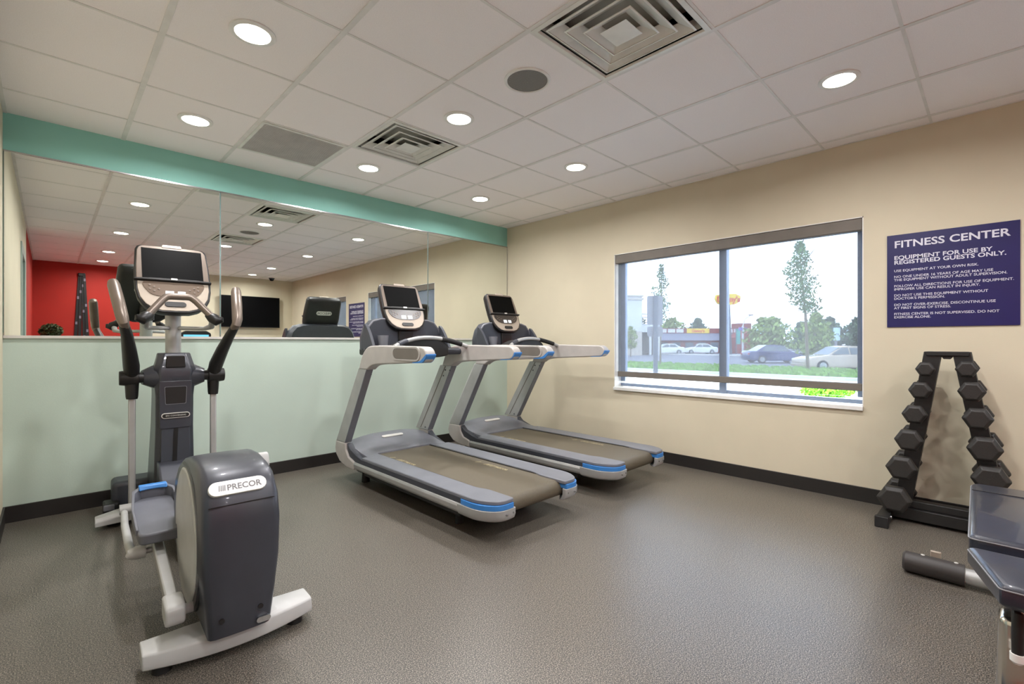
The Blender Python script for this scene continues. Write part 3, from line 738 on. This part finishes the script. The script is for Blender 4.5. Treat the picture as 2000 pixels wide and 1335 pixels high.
    MB().prism(pk, 'y', 1.640, 1.645).build('storage_pocket', 'black_plastic', cl, bevel=.001)
    rimp = lambda i, y: [(x * (1 + i * 16), y, .8085 + (z - .8085) * (1 + i * 16)) for x, z in pk]
    MB().loft([rimp(0, 1.641), rimp(0, 1.6385), rimp(.003, 1.6385), rimp(.003, 1.641)], caps=False).build('pocket_rim', 'rail_grey', cl)
    MB().prism(rounded([(-.052, .985), (.052, .985), (.046, 1.058), (-.046, 1.058)], .008), 'y', 1.632, 1.70).build('phone_pocket', 'black_plastic', cl, bevel=.003)
    bd = MB().prism([(x, z + .682) for x, z in pill(.150, .034)], 'y', 1.636, 1.646).build('column_badge', 'badge', cl, bevel=.001)
    MB().prism([(x, z + .682) for x, z in pill(.140, .025)], 'y', 1.6345, 1.637).build('badge_face', 'black_plastic', bd)
    b = MB(); b.merge_mesh(text_mesh('EFX CONVERGING', .0125, .01, .0003, 'CENTER', 1.0), Matrix(((1, 0, 0, 0), (0, 0, -1, 1.634), (0, 1, 0, .678), (0, 0, 0, 1)))); b.build('badge_lettering', 'badge', bd)
    MB().quad_prism([(-.078, 1.652, .36), (.078, 1.652, .36), (.072, 1.648, .655), (-.072, 1.648, .655)], [(-.078, 1.70, .36), (.078, 1.70, .36), (.072, 1.68, .655), (-.072, 1.68, .655)]).build('ramp_cover', 'dark_grey', cl, bevel=.003)
    MB().quad_prism([(-.018, 1.649, .37), (.006, 1.649, .37), (.014, 1.645, .63), (-.008, 1.645, .63)], [(-.018, 1.66, .37), (.006, 1.66, .37), (.014, 1.656, .63), (-.008, 1.656, .63)]).build('ramp_slot', 'black_plastic', cl)
    # sloping skirt in front of the column
    B(MB().prism(rounded([(1.05, .10), (1.05, .20), (1.45, .30), (1.60, .385), (1.70, .40), (1.75, .10)], [0, .03, .05, .02, 0, 0]), 'x', -.095, .095), 'base_cover', 'charcoal', bevel=.012, seg=3)
    # front motor box near the wall
    B(MB().box(-.30, .16, 2.06, 2.27, .0, .215), 'lift_housing', 'dark_grey', bevel=.03, seg=4)
    B(MB().box(-.345, -.26, 1.99, 2.12, .0, .10), 'transport_wheel_cover', 'black_plastic', bevel=.012)
    B(MB().box(-.343, -.285, 1.985, 2.06, .055, .095), 'level_block', 'rail_grey', bevel=.008)
    # mast, handlebar, console
    B(MB().tube([(0, 1.765, 1.04), (0, 1.775, 1.36)], .043, 24), 'mast', 'silver')
    B(MB().cyl((0, 1.765, 1.335), (0, 1.775, 1.375), .058, n=24), 'mast_collar', 'black_plastic')
    hb = B(MB().tube([(-.168, 1.412, 1.288), (-.145, 1.425, 1.318), (-.085, 1.47, 1.395), (-.064, 1.48, 1.415), (-.045, 1.482, 1.420), (.045, 1.482, 1.420), (.064, 1.48, 1.415), (.085, 1.47, 1.395), (.145, 1.425, 1.318), (.168, 1.412, 1.288)], .0205, 16), 'fixed_handlebar', 'bronze')
    for s in (-1, 1):
        MB().tube([(s * .140, 1.44, 1.315), (s * .160, 1.42, 1.295), (s * .185, 1.405, 1.278), (s * .205, 1.40, 1.285), (s * .212, 1.40, 1.30)], [.020, .031, .034, .022, .006], 16).build('handlebar_end', 'black_plastic', hb)
        MB().tube([(s * .165, 1.425, 1.275), (s * .165, 1.47, 1.243), (s * .15, 1.62, 1.232), (s * .03, 1.74, 1.235)], [.020, .018, .013, .013], 12).build('support_tube', 'silver', hb)
    b = MB(); b.tube([(0, 1.775, 1.36), (0, 1.775, 1.42), (0, 1.800, 1.48)], [.05, .05, .04], 16); B(b, 'console_mount', 'black_plastic')
    console(t, (0, 1.861 - .50 * math.sin(R(27)), 1.77 - .50 * math.cos(R(27))), .203, .50, 27, 1)
    return t
make_elliptical()

# ------------------------------------------------------------------ dumbbell rack
rk = thing('dumbbell_rack', 'black upright A-frame dumbbell rack against the beige wall under the sign', 'weight rack', (3.96, .215, 0))
ro = lambda v: (v[0] - 3.96, v[1] - .215, v[2])
for yt, yb_ in ((.285, .435), (.155, -.01)):
    s = 1 if yt > .22 else -1
    q = lambda y, z: [(3.925, y - .042, z), (4.00, y - .042, z), (4.00, y + .042, z), (3.925, y + .042, z)]
    MB().loft([q(yb_, .08), q(yt, 1.085)]).build('post', 'rack_black', rk, ro, bevel=.003)
MB().box(3.915, 4.01, .122, .316, 1.060, 1.086).build('top_plate', 'rack_black', rk, ro, bevel=.003)
MB().prism([(.19, 1.06), (.25, 1.06), (.235, 1.04), (.205, 1.04)], 'x', 3.93, 3.99).build('top_gusset', 'rack_black', rk, ro, bevel=.002)
b = MB(); b.box(3.90, 4.02, -.09, .50, .02, .09); b.box(3.93, 4.00, -.09, .50, .09, .135); b.build('base_beam', 'rack_black', rk, ro, bevel=.004)
for y in (.505, -.07):
    f = MB().box(3.70, 4.10, y - .03, y + .03, .008, .062).build('foot', 'rack_black', rk, ro, bevel=.003)
    MB().box(3.672, 3.705, y - .034, y + .034, .0, .068).build('end_cap', 'black_rubber', f, ro, bevel=.004)
    MB().cyl((3.80, y - .036, .04), (3.80, y - .03, .04), .012, n=12).build('bolt', 'steel', f, ro)
def dumbbell(r, L_):
    t = thing('dumbbell', '', 'dumbbell')
    for s in (-1, 1):
        rings = []
        for x, k in ((s * (L_ / 2 - r * 1.0), .80), (s * (L_ / 2 - r * .78), 1), (s * (L_ / 2 - r * .24), 1), (s * L_ / 2, .76)):
            rings.append([(x, r * k * math.cos(PI / 3 * i), r * k * 1.0 * math.sin(PI / 3 * i)) for i in range(6)])
        MB().loft(rings).build('head', 'iron', t, bevel=.004)
    MB().tube([(-L_ / 2 + r, 0, 0), (-L_ * .12, 0, 0), (0, 0, 0), (L_ * .12, 0, 0), (L_ / 2 - r, 0, 0)], [.013, .0155, .0165, .0155, .013], 12).build('grip', 'steel', t)
    return t
ORD = ['topmost', 'second from the top', 'third from the top', 'fourth from the top', 'fifth from the top', 'lowest']
LY = [(.305, .978, .042), (.329, .847, .050), (.355, .696, .055), (.382, .533, .063), (.417, .354, .070), (.452, .150, .078)]
RY = [(.140, .985, .046), (.119, .856, .055), (.094, .701, .060), (.065, .530, .068), (.041, .361, .074), (.005, .165, .080)]
for side_, rows in (('left', LY), ('right', RY)):
    for (y, z, r), od in zip(rows, ORD):
        r *= 1.15
        L_ = .16 + r * 1.9
        d = dumbbell(r, L_); X = 3.965
        d.location = (X, y + (.010 if side_ == 'left' else -.010), z)
        tag(d, '%s black rubber hex dumbbell on the %s post of the rack' % (od, side_), 'dumbbell', 'hex dumbbells on the rack')
        # saddle on the rack under each grip
        ysd = y + (.010 if side_ == 'left' else -.010)
        MB().prism([(ysd - .034, z - .052), (ysd + .034, z - .052), (ysd + .030, z - .012), (ysd + .020, z - .018), (ysd - .020, z - .018), (ysd - .030, z - .012)], 'x', 3.93, 3.995).build('saddle', 'rack_black', rk, ro, bevel=.002)

# ------------------------------------------------------------------ weight bench
bn = thing('weight_bench', 'black padded adjustable weight bench with chrome frame at the lower right edge', 'bench', (2.35, -.07, 0))
bo = lambda v: (v[0] - 2.35, v[1], v[2])      # drawn about its centre line
def pad(name, outline, z0, z1, p=bn):
    b = MB(); cxm = sum(p_[0] for p_ in outline) / len(outline)
    ins = lambda i: [(x + (i if x < cxm else -i), y + (-i if y > 0 else i)) for x, y in outline]
    r = lambda o, z: [(x, y, z) for x, y in o]
    o = b.loft([r(ins(.012), z0), r(ins(0), z0 + .012), r(ins(0), z1 - .016), r(ins(.006), z1 - .005), r(ins(.016), z1)]).build(name, 'vinyl', p, bo, bevel=.004, seg=3)
    ol = rounded(outline, .012)
    e = MB(); pts = [(x, y, z1 - .014) for x, y in ol]; pts.append(pts[0]); e.tube(pts, .0022, 8).build('piping', 'piping', o, bo)
    return o
seat_o = [(1.770, .070), (2.075, .135), (2.075, -.135), (1.770, -.070)]
pad('seat_pad', [(1.815, .068), (2.095, .140), (2.095, -.140), (1.815, -.068)], .435, .500)
bp = pad('back_pad', rounded([(2.195, .140), (3.02, .158), (3.02, -.158), (2.195, -.140)], .02, 3), .435, .505)
MB().box(2.86, 2.864, -.150, .150, .505, .507).build('seam', 'black_plastic', bp, bo)
MB().box(1.86, 2.98, -.04, .04, .375, .437).build('spine', 'chrome', bn, bo, bevel=.01)
b = MB()
q = lambda x, z, w_=.062: [(x - .05, -w_, z), (x + .05, -w_, z), (x + .05, w_, z), (x - .05, w_, z)]
b.loft([q(1.955, .02, .080), q(1.94, .20, .074), q(1.935, .385, .070)]); b.build('front_post', 'chrome', bn, bo, bevel=.018, seg=4)
MB().box(1.872, 1.884, -.045, .045, .10, .19).build('warning_label', 'black_plastic', bn, bo, bevel=.004)
MB().box(1.60 + .05, 3.05, -.045, .045, .025, .075).build('lower_beam', 'chrome', bn, bo, bevel=.012)
b = MB(); b.loft([q(2.86, .07, .05), q(2.84, .38, .045)]); b.build('rear_post', 'chrome', bn, bo, bevel=.015)
ff = MB().tube([(3.075, -.36, .048), (3.075, .36, .048)], .036, 20).build('rear_foot', 'silver', bn, bo)
for s in (-1, 1):
    MB().tube([(3.075, s * .18, .050), (3.075, s * .395, .050), (3.075, s * .405, .050)], [.0485, .0485, .040], 20).build('rubber_sleeve', 'sleeve', ff, bo)
    for yv in (.21, .33): MB().lathe([(.001, .097), (.008, .097), (.008, .1005), (.001, .1015)], (3.075, s * yv, 0), n=10).build('rivet', 'badge', ff, bo)
MB().box(3.105, 3.125, .265, .305, .0, .118).build('foot_bracket', 'cream_silver', bn, bo, bevel=.003)
b = MB(); b.tube([(1.69, -.30, .035), (1.69, .30, .035)], .035, 18); b.build('front_foot', 'dark_grey', bn, bo)
hn = MB().tube([(1.900, .034, .43), (1.862, .034, .415), (1.856, .034, .31)], .0125, 14).build('adjustment_lever', 'black_plastic', bn, bo)
MB().tube([(1.856, .034, .312), (1.856, .034, .292), (1.856, .034, .285)], [.016, .016, .010], 14).build('lever_cap', 'white_paint', hn, bo)

# ------------------------------------------------------------------ things behind the camera, seen in the mirror
tv = thing('television', 'large black flat television mounted on the beige end wall, seen in the mirror', 'television', (3.26, YF + .05, 1.475))
MB().box(-.615, .615, 0, .045, 0, .70).build('tv_body', 'black_plastic', tv, bevel=.004)
MB().box(-.602, .602, .0445, .047, .016, .690).build('tv_screen', 'tv_black', tv)
MB().box(-.2, .2, -.05, .0, .2, .5).build('wall_mount', 'fascia', tv)
dc = thing('security_camera', 'small dark dome security camera on the ceiling near the end wall corner, in the mirror', 'camera', (3.62, YF + .35, CEIL))
MB().lathe([(.001, 0), (.06, 0), (.06, -.02), (.05, -.026), (.001, -.026)]).build('dome_base', 'dark_grey', dc)
MB().lathe([(.045, -.025), (.043, -.045), (.030, -.062), (.001, -.068)]).build('dome', 'screen', dc)
sb = thing('exercise_bands', 'black exercise bands with white print hanging on the red wall, seen in mirror', 'exercise bands', (.43, YF, 1.5))
MB().box(-.05, .05, 0, .05, .86, .92).build('wall_hook', 'black_plastic', sb, bevel=.01)
for k, (x, tilt_) in enumerate(((-.055, -.05), (-.015, -.02), (.03, .015), (.07, .03))):
    s_ = MB().loft([[(x + tilt_ + dx, .012 + dy + k * .012, -.75) for dx, dy in ((-.024, 0), (.024, 0), (.024, .01), (-.024, .01))], [(x * .5 + dx, .012 + dy + k * .012, .90) for dx, dy in ((-.018, 0), (.018, 0), (.018, .01), (-.018, .01))]]).build('band', 'black_rubber', sb)
    b = MB()
    for j in range(3):
        z = -.5 + j * .47 + k * .11; xx = x * .5 + (x * .5 + tilt_) * (.9 - z) / 1.65
        b.box(xx - .014, xx + .014, .0225 + k * .012, .0235 + k * .012, z, z + .05)
    b.build('band_print', 'band_print', s_)
pt = thing('potted_plant', 'bushy dark plant in red and blue pots at the foot of the red wall', 'plant', (.02, -2.6, 0))
b = MB(); b.box(-.16, .16, -.16, .16, .94, .97)
for sx in (-1, 1):
    for sy in (-1, 1): b.box(sx * .14 - .015, sx * .14 + .015, sy * .14 - .015, sy * .14 + .015, 0, .94)
b.build('plant_stand', 'rack_black', pt)
MB().lathe([(.05, .97), (.085, 1.22), (.078, 1.22), (.05, .99)], (-.07, 0, 0)).build('pot', 'red_pot', pt)
MB().lathe([(.04, .97), (.06, 1.25), (.053, 1.25), (.04, .99)], (.09, .02, 0)).build('pot', 'blue_pot', pt)
def leaves(b, c, rad, n, size, rnd):
    for _ in range(n):
        while True:
            p = Vector((rnd.uniform(-1, 1), rnd.uniform(-1, 1), rnd.uniform(-1, 1)))
            if p.length < 1: break
        p = Vector((p.x * rad[0], p.y * rad[1], p.z * rad[2])) + Vector(c)
        a = Vector((rnd.gauss(0, 1), rnd.gauss(0, 1), rnd.gauss(0, 1))).normalized(); u = a.orthogonal().normalized(); v = a.cross(u)
        s = size * rnd.uniform(.6, 1.3)
        vs = [b.bm.verts.new(p + u * s), b.bm.verts.new(p + v * s * .45), b.bm.verts.new(p - u * s), b.bm.verts.new(p - v * s * .45)]
        b.bm.faces.new(vs)
rnd = random.Random(3)
b = MB(); leaves(b, (.0, 0, 1.33), (.15, .15, .13), 900, .028, rnd)
b.build('foliage', 'foliage_dark', pt)
bk = thing('exercise_bike', 'upright exercise machine with lit blue console behind the camera, seen in the mirror', 'exercise machine', (1.87, -1.5, 0))
b = MB(); b.box(-.25, .25, .30, .38, .02, .08); b.box(-.25, .25, -.75, -.67, .02, .08); b.box(-.04, .04, -.7, .35, .06, .12); b.build('bike_base', 'silver', bk, bevel=.01)
for sy in (.34, -.71):
    for sx in (-.2, .2): MB().cyl((sx, sy, 0), (sx, sy, .03), .03).build('foot', 'black_rubber', bk)
MB().loft([[(-.06, .0, .1), (.06, .0, .1), (.06, .34, .1), (-.06, .34, .1)], [(-.06, .05, .55), (.06, .05, .55), (.06, .28, .55), (-.06, .28, .55)], [(-.04, .18, .95), (.04, .18, .95), (.04, .25, .95), (-.04, .25, .95)]]).build('bike_shell', 'charcoal', bk, bevel=.01)
MB().tube([(0, .22, .9), (0, .24, 1.22)], .03).build('console_post', 'silver', bk)
MB().prism(rounded([(-.23, 1.14), (.23, 1.14), (.23, 1.30), (.16, 1.345), (-.16, 1.345), (-.23, 1.30)], .03), 'y', .22, .30).build('console_body', 'black_plastic', bk, bevel=.008)
MB().box(-.19, .19, .299, .303, 1.17, 1.275).build('lit_screen', 'blue_screen', bk)
MB().tube([(0, -.35, .1), (0, -.42, .78)], .03).build('seat_post', 'silver', bk)
MB().prism(rounded([(-.06, -.25), (.06, -.25), (.12, -.5), (-.12, -.5)], .04), 'z', .78, .85).build('saddle', 'vinyl', bk, bevel=.015)
MB().tube([(-.25, .0, 1.08), (-.2, .2, 1.06), (0, .22, 1.05), (.2, .2, 1.06), (.25, .0, 1.08)], .016).build('handlebar', 'black_plastic', bk)

# ------------------------------------------------------------------ outdoors (ground .52 m below the gym floor)
G = -.52
MB().box(XR + TH + .0, 330, -160, 260, G - .3, G).build('ground', 'asphalt', kind='structure')
MB().box(XR + TH, 24.0, -60, 90, G, G + .03).build('pavement', 'concrete', kind='structure')
MB().box(24.0, 24.5, -60, 90, G, G + .15).build('kerb', 'kerb', kind='structure')
MB().box(24.5, 31.5, -60, 90, G, G + .08).build('planting_strip', 'grass', kind='structure')
MB().box(58, 59, -60, 160, G, G + .15).build('far_kerb', 'kerb', kind='structure')
gr = random.Random(11)
b = MB()
for _ in range(5200):
    x = gr.uniform(24.7, 31.3); y = gr.uniform(1.5, 27); h_ = gr.uniform(.06, .26); a = gr.uniform(0, PI); w_ = gr.uniform(.05, .12)
    dx, dy = math.cos(a) * w_, math.sin(a) * w_
    v = [b.bm.verts.new(p) for p in ((x - dx, y - dy, G + .07), (x + dx, y + dy, G + .07), (x + dx * 1.4 + gr.uniform(-.1, .1), y + dy * 1.4, G + .07 + h_), (x - dx * .4, y - dy * .4 + gr.uniform(-.1, .1), G + .07 + h_ * .8))]
    b.bm.faces.new(v)
o = b.build('tall_grass', 'grass'); tag(o, 'weedy green grass in the strip between pavement and parking lot', 'grass'); o['kind'] = 'stuff'

def car(name, label, loc, rz, paint, flip=1, group=None):
    t = thing(name, label, 'car', (loc[0], loc[1], G), rz, group)
    # x along the car (front at -x), length 4.7
    def sec(x, zl, zb, hw, zt, ht): return [(x, -hw, zl), (x, -hw * 1.0, zb - .12), (x, -hw * .95, zb), (x, -ht, zt), (x, ht, zt), (x, hw * .95, zb), (x, hw, zb - .12), (x, hw, zl)]
    S_ = [(-2.35, .35, .62, .62, .64, .5), (-2.25, .22, .70, .78, .72, .6), (-1.6, .20, .82, .86, .86, .66), (-1.05, .20, .90, .88, .93, .66), (-.98, .20, .91, .88, .95, .64), (1.55, .20, .95, .88, 1.0, .64), (2.15, .22, .92, .82, .98, .6), (2.33, .38, .78, .7, .80, .5)]
    MB().loft([sec(*q) for q in S_]).build('car_body', paint, t, bevel=.03, angle=50)
    C_ = [(-1.05, .90, .72, .92), (-.25, .90, .80, 1.38), (.15, .90, .80, 1.44), (.95, .90, .80, 1.42), (1.75, .92, .74, .97)]
    def cs(x, z0, hw, zt): f = max(.0, (zt - z0) / .54); return [(x, -hw, z0), (x, -hw + .20 * f, zt), (x, hw - .20 * f, zt), (x, hw, z0)]
    cb = MB().loft([cs(*q) for q in C_]).build('cabin', paint, t, bevel=.02)
    for s in (-1, 1):
        for x0, x1, t0, t1 in ((-.85, .12, -.28, .12), (.20, 1.35, .20, .98)):
            f = lambda x, z: (x, s * (.80 - .20 * (z - .90) / .54 + .012), z)
            MB().quad_prism([f(x0, .96), f(x1, .96), f(t1, 1.34), f(t0, 1.34)], [tuple(Vector(f(*p)) - Vector((0, s * .03, 0))) for p in ((x0, .96), (x1, .96), (t1, 1.34), (t0, 1.34))]).build('side_window', 'car_glass', t)
    MB().quad_prism([(-1.0, -.62, .955), (-1.0, .62, .955), (-.32, .58, 1.375), (-.32, -.58, 1.375)], [(-.96, -.62, .93), (-.96, .62, .93), (-.28, .58, 1.35), (-.28, -.58, 1.35)]).build('windscreen', 'car_glass', t)
    for x in (-1.45, 1.40):
        for s in (-1, 1):
            wv = MB().cyl((x, s * .70, .31), (x, s * .90, .31), .315, n=28).build('wheel', 'tyre', t, bevel=.02)
            MB().cyl((x, s * .895, .31), (x, s * .91, .31), .20, n=20).build('hubcap', 'hub', wv)
    for s in (-1, 1):
        MB().box(-2.30, -2.05, s * .62 - .12, s * .62 + .12, .60, .70).build('headlight', 'hub', t, bevel=.02)
        MB().box(2.20, 2.345, s * .60 - .10, s * .60 + .10, .66, .80).build('tail_light', 'lamp_red', t, bevel=.02)
    MB().box(-2.38, -2.28, -.72, .72, .26, .42).build('bumper', paint, t, bevel=.02)
    return t
RA = -.7729
car('parked_car', 'beige sedan at the right edge of the window, cut off by the shade edge', (33.0, 6.55), RA, 'car_beige')
car('parked_car', 'dark blue sedan parked behind the grass, left of the beige sedan', (41.4, 12.5), RA + PI, 'car_blue')
car('parked_car', 'pale car in front of the red restaurant, farther left behind the road sign', (60.0, 31.5), RA, 'car_white', group='pale cars before the restaurant')
car('parked_car', 'white car in front of the red restaurant, next to the window mullion', (64.6, 29.0), RA, 'car_white', group='pale cars before the restaurant')

def post_box(b, x, y, r, z0, z1, r1=None): return b.cyl((x, y, z0), (x, y, z1), r, r1, 12)
rs = thing('road_sign', 'back of a grey road sign with small lower plate outside the left pane', 'road sign', (20.1, 11.1, G), RA)
MB().box(-.09, .09, -.09, .05, 0, 3.80).build('post', 'pole_dark', rs, bevel=.01)
MB().prism(rounded([(-.36, 2.46), (.36, 2.46), (.36, 3.80), (-.36, 3.80)], .08), 'y', .05, .08).build('sign_plate', 'sign_back', rs)
MB().prism(rounded([(-.36, 1.92), (.36, 1.92), (.36, 2.38), (-.36, 2.38)], .1), 'y', .05, .08).build('sign_plate', 'sign_back', rs)

# restaurant
rt = thing('restaurant', 'low red brick restaurant with grey roof across the parking lot', 'building', (71.94, 29.16, G), RA)
MB().box(-9.5, 6.0, 0, 9, 0, 1.9).build('wall', 'brick_red', rt)
MB().prism([(-.6, 1.9), (1.5, 3.0), (9, 3.0), (9, 1.9)], 'x', -10.0, 6.3).build('roof', 'roof_grey', rt)
MB().box(-9.0, 5.0, 1.5, 8.5, 3.0, 3.75).build('parapet', 'brick_red', rt)
for k in range(7):
    x = -8.6 + k * 1.3 if k < 3 else (1.5 + (k - 3) * 1.3 if k < 5 else 99)
    if x < 50: MB().box(x, x + 1.1, 1.44, 1.5, 3.1, 3.65).build('roof_panel', 'stucco_white', rt)
MB().box(-4.4, -1.0, 1.38, 1.5, 3.02, 3.72).build('roof_sign', 'sign_yellow', rt)
b = MB(); b.merge_mesh(text_mesh("Denny's", .6, .03, .01, 'CENTER'), Matrix(((1, 0, 0, -2.7), (0, 0, -1, 1.36), (0, 1, 0, 3.16), (0, 0, 0, 1)))); b.build('sign_lettering', 'sign_red', rt.children[-1])
for k in range(6): MB().box(-9.0 + k * 1.9, -7.8 + k * 1.9, -.04, .0, .7, 1.6).build('window', 'car_glass', rt)
MB().prism([(1.2, 0), (1.2, 2.3), (3.6, 3.4), (6.0, 2.3), (6.0, 0)], 'y', -2.5, 4).build('entrance_gable', 'brick_red', rt)
MB().box(3.2, 5.2, 1.0, 3.2, 2.5, 4.5).build('chimney', 'brick_red', rt)
# pylon sign
py = thing('pylon_sign', 'tall roadside sign with yellow board and red letters on dark tapered pole', 'sign', (61.4, 23.9, G), RA)
MB().loft([[(-.42, -.3, 0), (.42, -.3, 0), (.42, .3, 0), (-.42, .3, 0)], [(-.20, -.2, 6.4), (.20, -.2, 6.4), (.20, .2, 6.4), (-.20, .2, 6.4)]]).build('pole', 'pole_dark', py)
sgb = MB().prism([(-1.62, 7.1), (-1.3, 6.5), (-.2, 6.25), (1.0, 6.45), (1.5, 6.9), (1.55, 7.45), (.9, 7.75), (-1.5, 7.6)], 'y', -.2, .2).build('sign_board', 'sign_yellow', py, bevel=.02)
for sd in (-1, 1):
    b = MB(); b.merge_mesh(text_mesh("Denny's", .95, .04, .01, 'CENTER', .95), Matrix(((-sd, 0, 0, 0), (0, 0, sd, sd * .215), (0, 1, 0, 6.72), (0, 0, 0, 1)))); b.build('sign_lettering', 'sign_red', sgb)
# lamp post with purple board
lp_ = thing('lamp_post', 'white lamp post carrying a small purple board, right of the pylon sign', 'lamp post', (57.3, 20.6, G), RA)
b = MB(); post_box(b, 0, 0, .12, 0, 3.5); b.tube([(0, 0, 3.5), (.25, 0, 4.3), (.9, 0, 4.75)], .05, 8); b.build('pole', 'stucco_white', lp_)
MB().box(-.45, .45, -.1, .1, 3.0, 3.35).build('board', 'sign_purple', lp_)
MB().box(.7, 1.15, -.12, .12, 4.72, 4.82).build('lamp_head', 'pole_dark', lp_, bevel=.02)
bs = thing('banner_sign', 'teal upright banner beside the restaurant entrance', 'sign', (62.5, 23.3, G), RA)
MB().cyl((0, 0, 0), (0, 0, 3.4), .06, n=10).build('pole', 'pole_dark', bs)
MB().box(.0, .55, -.03, .03, 1.4, 3.35).build('banner', 'sign_teal', bs)
bs = thing('small_sign', 'pale blue rectangular sign on a post at the right of the window view', 'sign', (52.5, 10.6, G), RA)
MB().cyl((0, 0, 0), (0, 0, 2.8), .12, n=10).build('pole', 'sign_back', bs)
MB().box(-.3, .3, -.16, -.1, 1.8, 3.0).build('sign_plate', 'sign_pale', bs)
# white building at the left
wb = thing('commercial_building', 'white and beige flat-roofed building at the left edge of the window view', 'building', (52.0, 31.5, G), RA)
MB().box(-4.5, .9, 0, 6, 3.0, 7.3).build('upper_wall', 'stucco_white', wb)
MB().box(-4.5, .9, .02, 6, 0, 3.0).build('lower_wall', 'stucco_beige', wb)
MB().box(-4.7, 1.05, -.15, 6.1, 6.9, 7.1).build('cornice', 'stucco_beige', wb)
MB().box(-4.7, 1.05, -.15, 6.1, 7.3, 7.45).build('cornice', 'stucco_beige', wb)
MB().box(.9, 3.4, .5, 5, 2.9, 3.9).build('canopy', 'stucco_white', wb)
for x in (2.0, 3.1): MB().box(x, x + .25, .6, .85, 0, 2.9).build('column', 'stucco_white', wb)
MB().box(.9, 3.2, 3, 5, 0, 2.9).build('dark_entrance', 'fascia', wb)
# utility poles
for (x, y, h_, l) in ((130, 70.2, 14.8, 'taller'), (128, 75.2, 10.5, 'shorter')):
    up = thing('utility_pole', '%s distant utility pole with crossarms above the tree line' % l, 'utility pole', (x, y, G), RA)
    MB().cyl((0, 0, 0), (0, 0, h_), .28, .2, 10).build('pole', 'pole_dark', up)
    for z in (.96, .86, .72): MB().box(-1.6, 1.6, -.12, .12, h_ * z - .1, h_ * z + .1).build('crossarm', 'pole_dark', up)

def tree(label, x, y, h_, cw, m, n, size, trunk=.12, z0=.35, seed=1, cat='tree', group=None, name='tree', lobes=7, lean=0):
    t = thing(name, label, cat, (x, y, G), RA, group)
    rd = random.Random(seed)
    b = MB(); b.tube([(0, 0, 0), (lean * .3, 0, h_ * .45), (lean, 0, h_ * .9)], [trunk, trunk * .7, trunk * .2], 10)
    for k in range(5):
        zz = h_ * (z0 + .12 * k); a = rd.uniform(0, 2 * PI); r = cw * .3
        b.tube([(lean * zz / h_, 0, zz), (lean * zz / h_ + math.cos(a) * r, math.sin(a) * r, zz + h_ * .12)], [trunk * .35, trunk * .12], 6)
    b.build('trunk', 'bark', t)
    b = MB()
    for k in range(lobes):
        zz = h_ * (z0 + (1 - z0) * (k + .5) / lobes); q = (k + .5) / lobes
        wv = cw / 2 * (math.sin(PI * (.18 + .80 * q)) ** .8)
        for s_ in range(2):
            cxx = lean * zz / h_ + rd.uniform(-.35, .35) * wv; cyy = rd.uniform(-.3, .3) * wv
            leaves(b, (cxx, cyy, zz), (wv * .75, wv * .75, h_ * (1 - z0) / lobes * .8), n // (2 * lobes), size, rd)
    b.build('crown', m, t)
tree('tall thin young tree rising above the beige sedan in the right pane', 29.4, 7.2, 7.0, 2.1, 'leaf', 2400, .085, .09, .47, 5, lean=-.45, lobes=9)
tree('thin young tree with sparse top behind the grey road sign', 27.6, 14.9, 6.5, 1.3, 'leaf', 1000, .08, .06, .45, 8, lean=.1, lobes=8)
tree('pale green tree low behind the thin young tree', 38.5, 9.0, 3.6, 3.0, 'leaf_pale', 1100, .17, .1, .12, 21)
tree('pale layered tree between the blue sedan and the lamp post', 55.5, 17.2, 4.2, 7.0, 'leaf_pale', 1500, .28, .15, .12, 22)
tree('small pale tree in front of the white building', 47.0, 29.0, 3.4, 1.8, 'leaf_pale', 500, .16, .08, .3, 24)
tree('yellow green tree behind the restaurant roof', 84.0, 43.0, 6.0, 8.0, 'leaf_pale', 1200, .38, .2, .2, 25)
far = [(96, 58, 9.2, 5.4), (98, 51, 6.1, 5.4), (101, 45.5, 6.6, 5.4), (104, 38.5, 5.1, 5.4), (106, 32, 5.5, 5.4), (104, 26.5, 5.3, 5.4), (98, 20.5, 5.8, 5.4), (92, 15.6, 5.3, 5.2), (90, 10.5, 4.7, 5.4), (86, 6.0, 4.3, 5.4), (82, 56, 8.8, 5.4), (78, 18, 4.8, 5.4)]
FL = ['far dark tree at the left, beside the white building canopy', 'far tree behind the left end of the restaurant', 'far round-topped tree standing higher behind the restaurant sign', 'far low tree behind the window mullion',
      'far low tree right of the pylon pole', 'far tree behind the lamp post', 'far tree between lamp post and thin young tree', 'far tallest tree right of the thin young tree', 'far broad tree near the right jamb', 'far tree at the right jamb behind the beige sedan', 'far tall tree between the road sign and the white building', 'shorter far tree above the blue sedan']
for k, ((x, y, h_, cw), l) in enumerate(zip(far, FL)):
    tree(l, x, y, h_, cw, 'leaf_far', 1500, .42, .25, .08, 40 + k, group='distant trees along the horizon')
sh = thing('shrub', 'bright green low shrub just below the shade at the right of the window', 'shrub', (16.6, 3.55, G), RA)
b = MB(); leaves(b, (0, 0, .22), (.85, .4, .20), 1600, .06, random.Random(5)); b.build('foliage', 'leaf_bright', sh)
MB().tube([(0, 0, 0), (0, 0, .2)], .03, 8).build('stem', 'bark', sh)
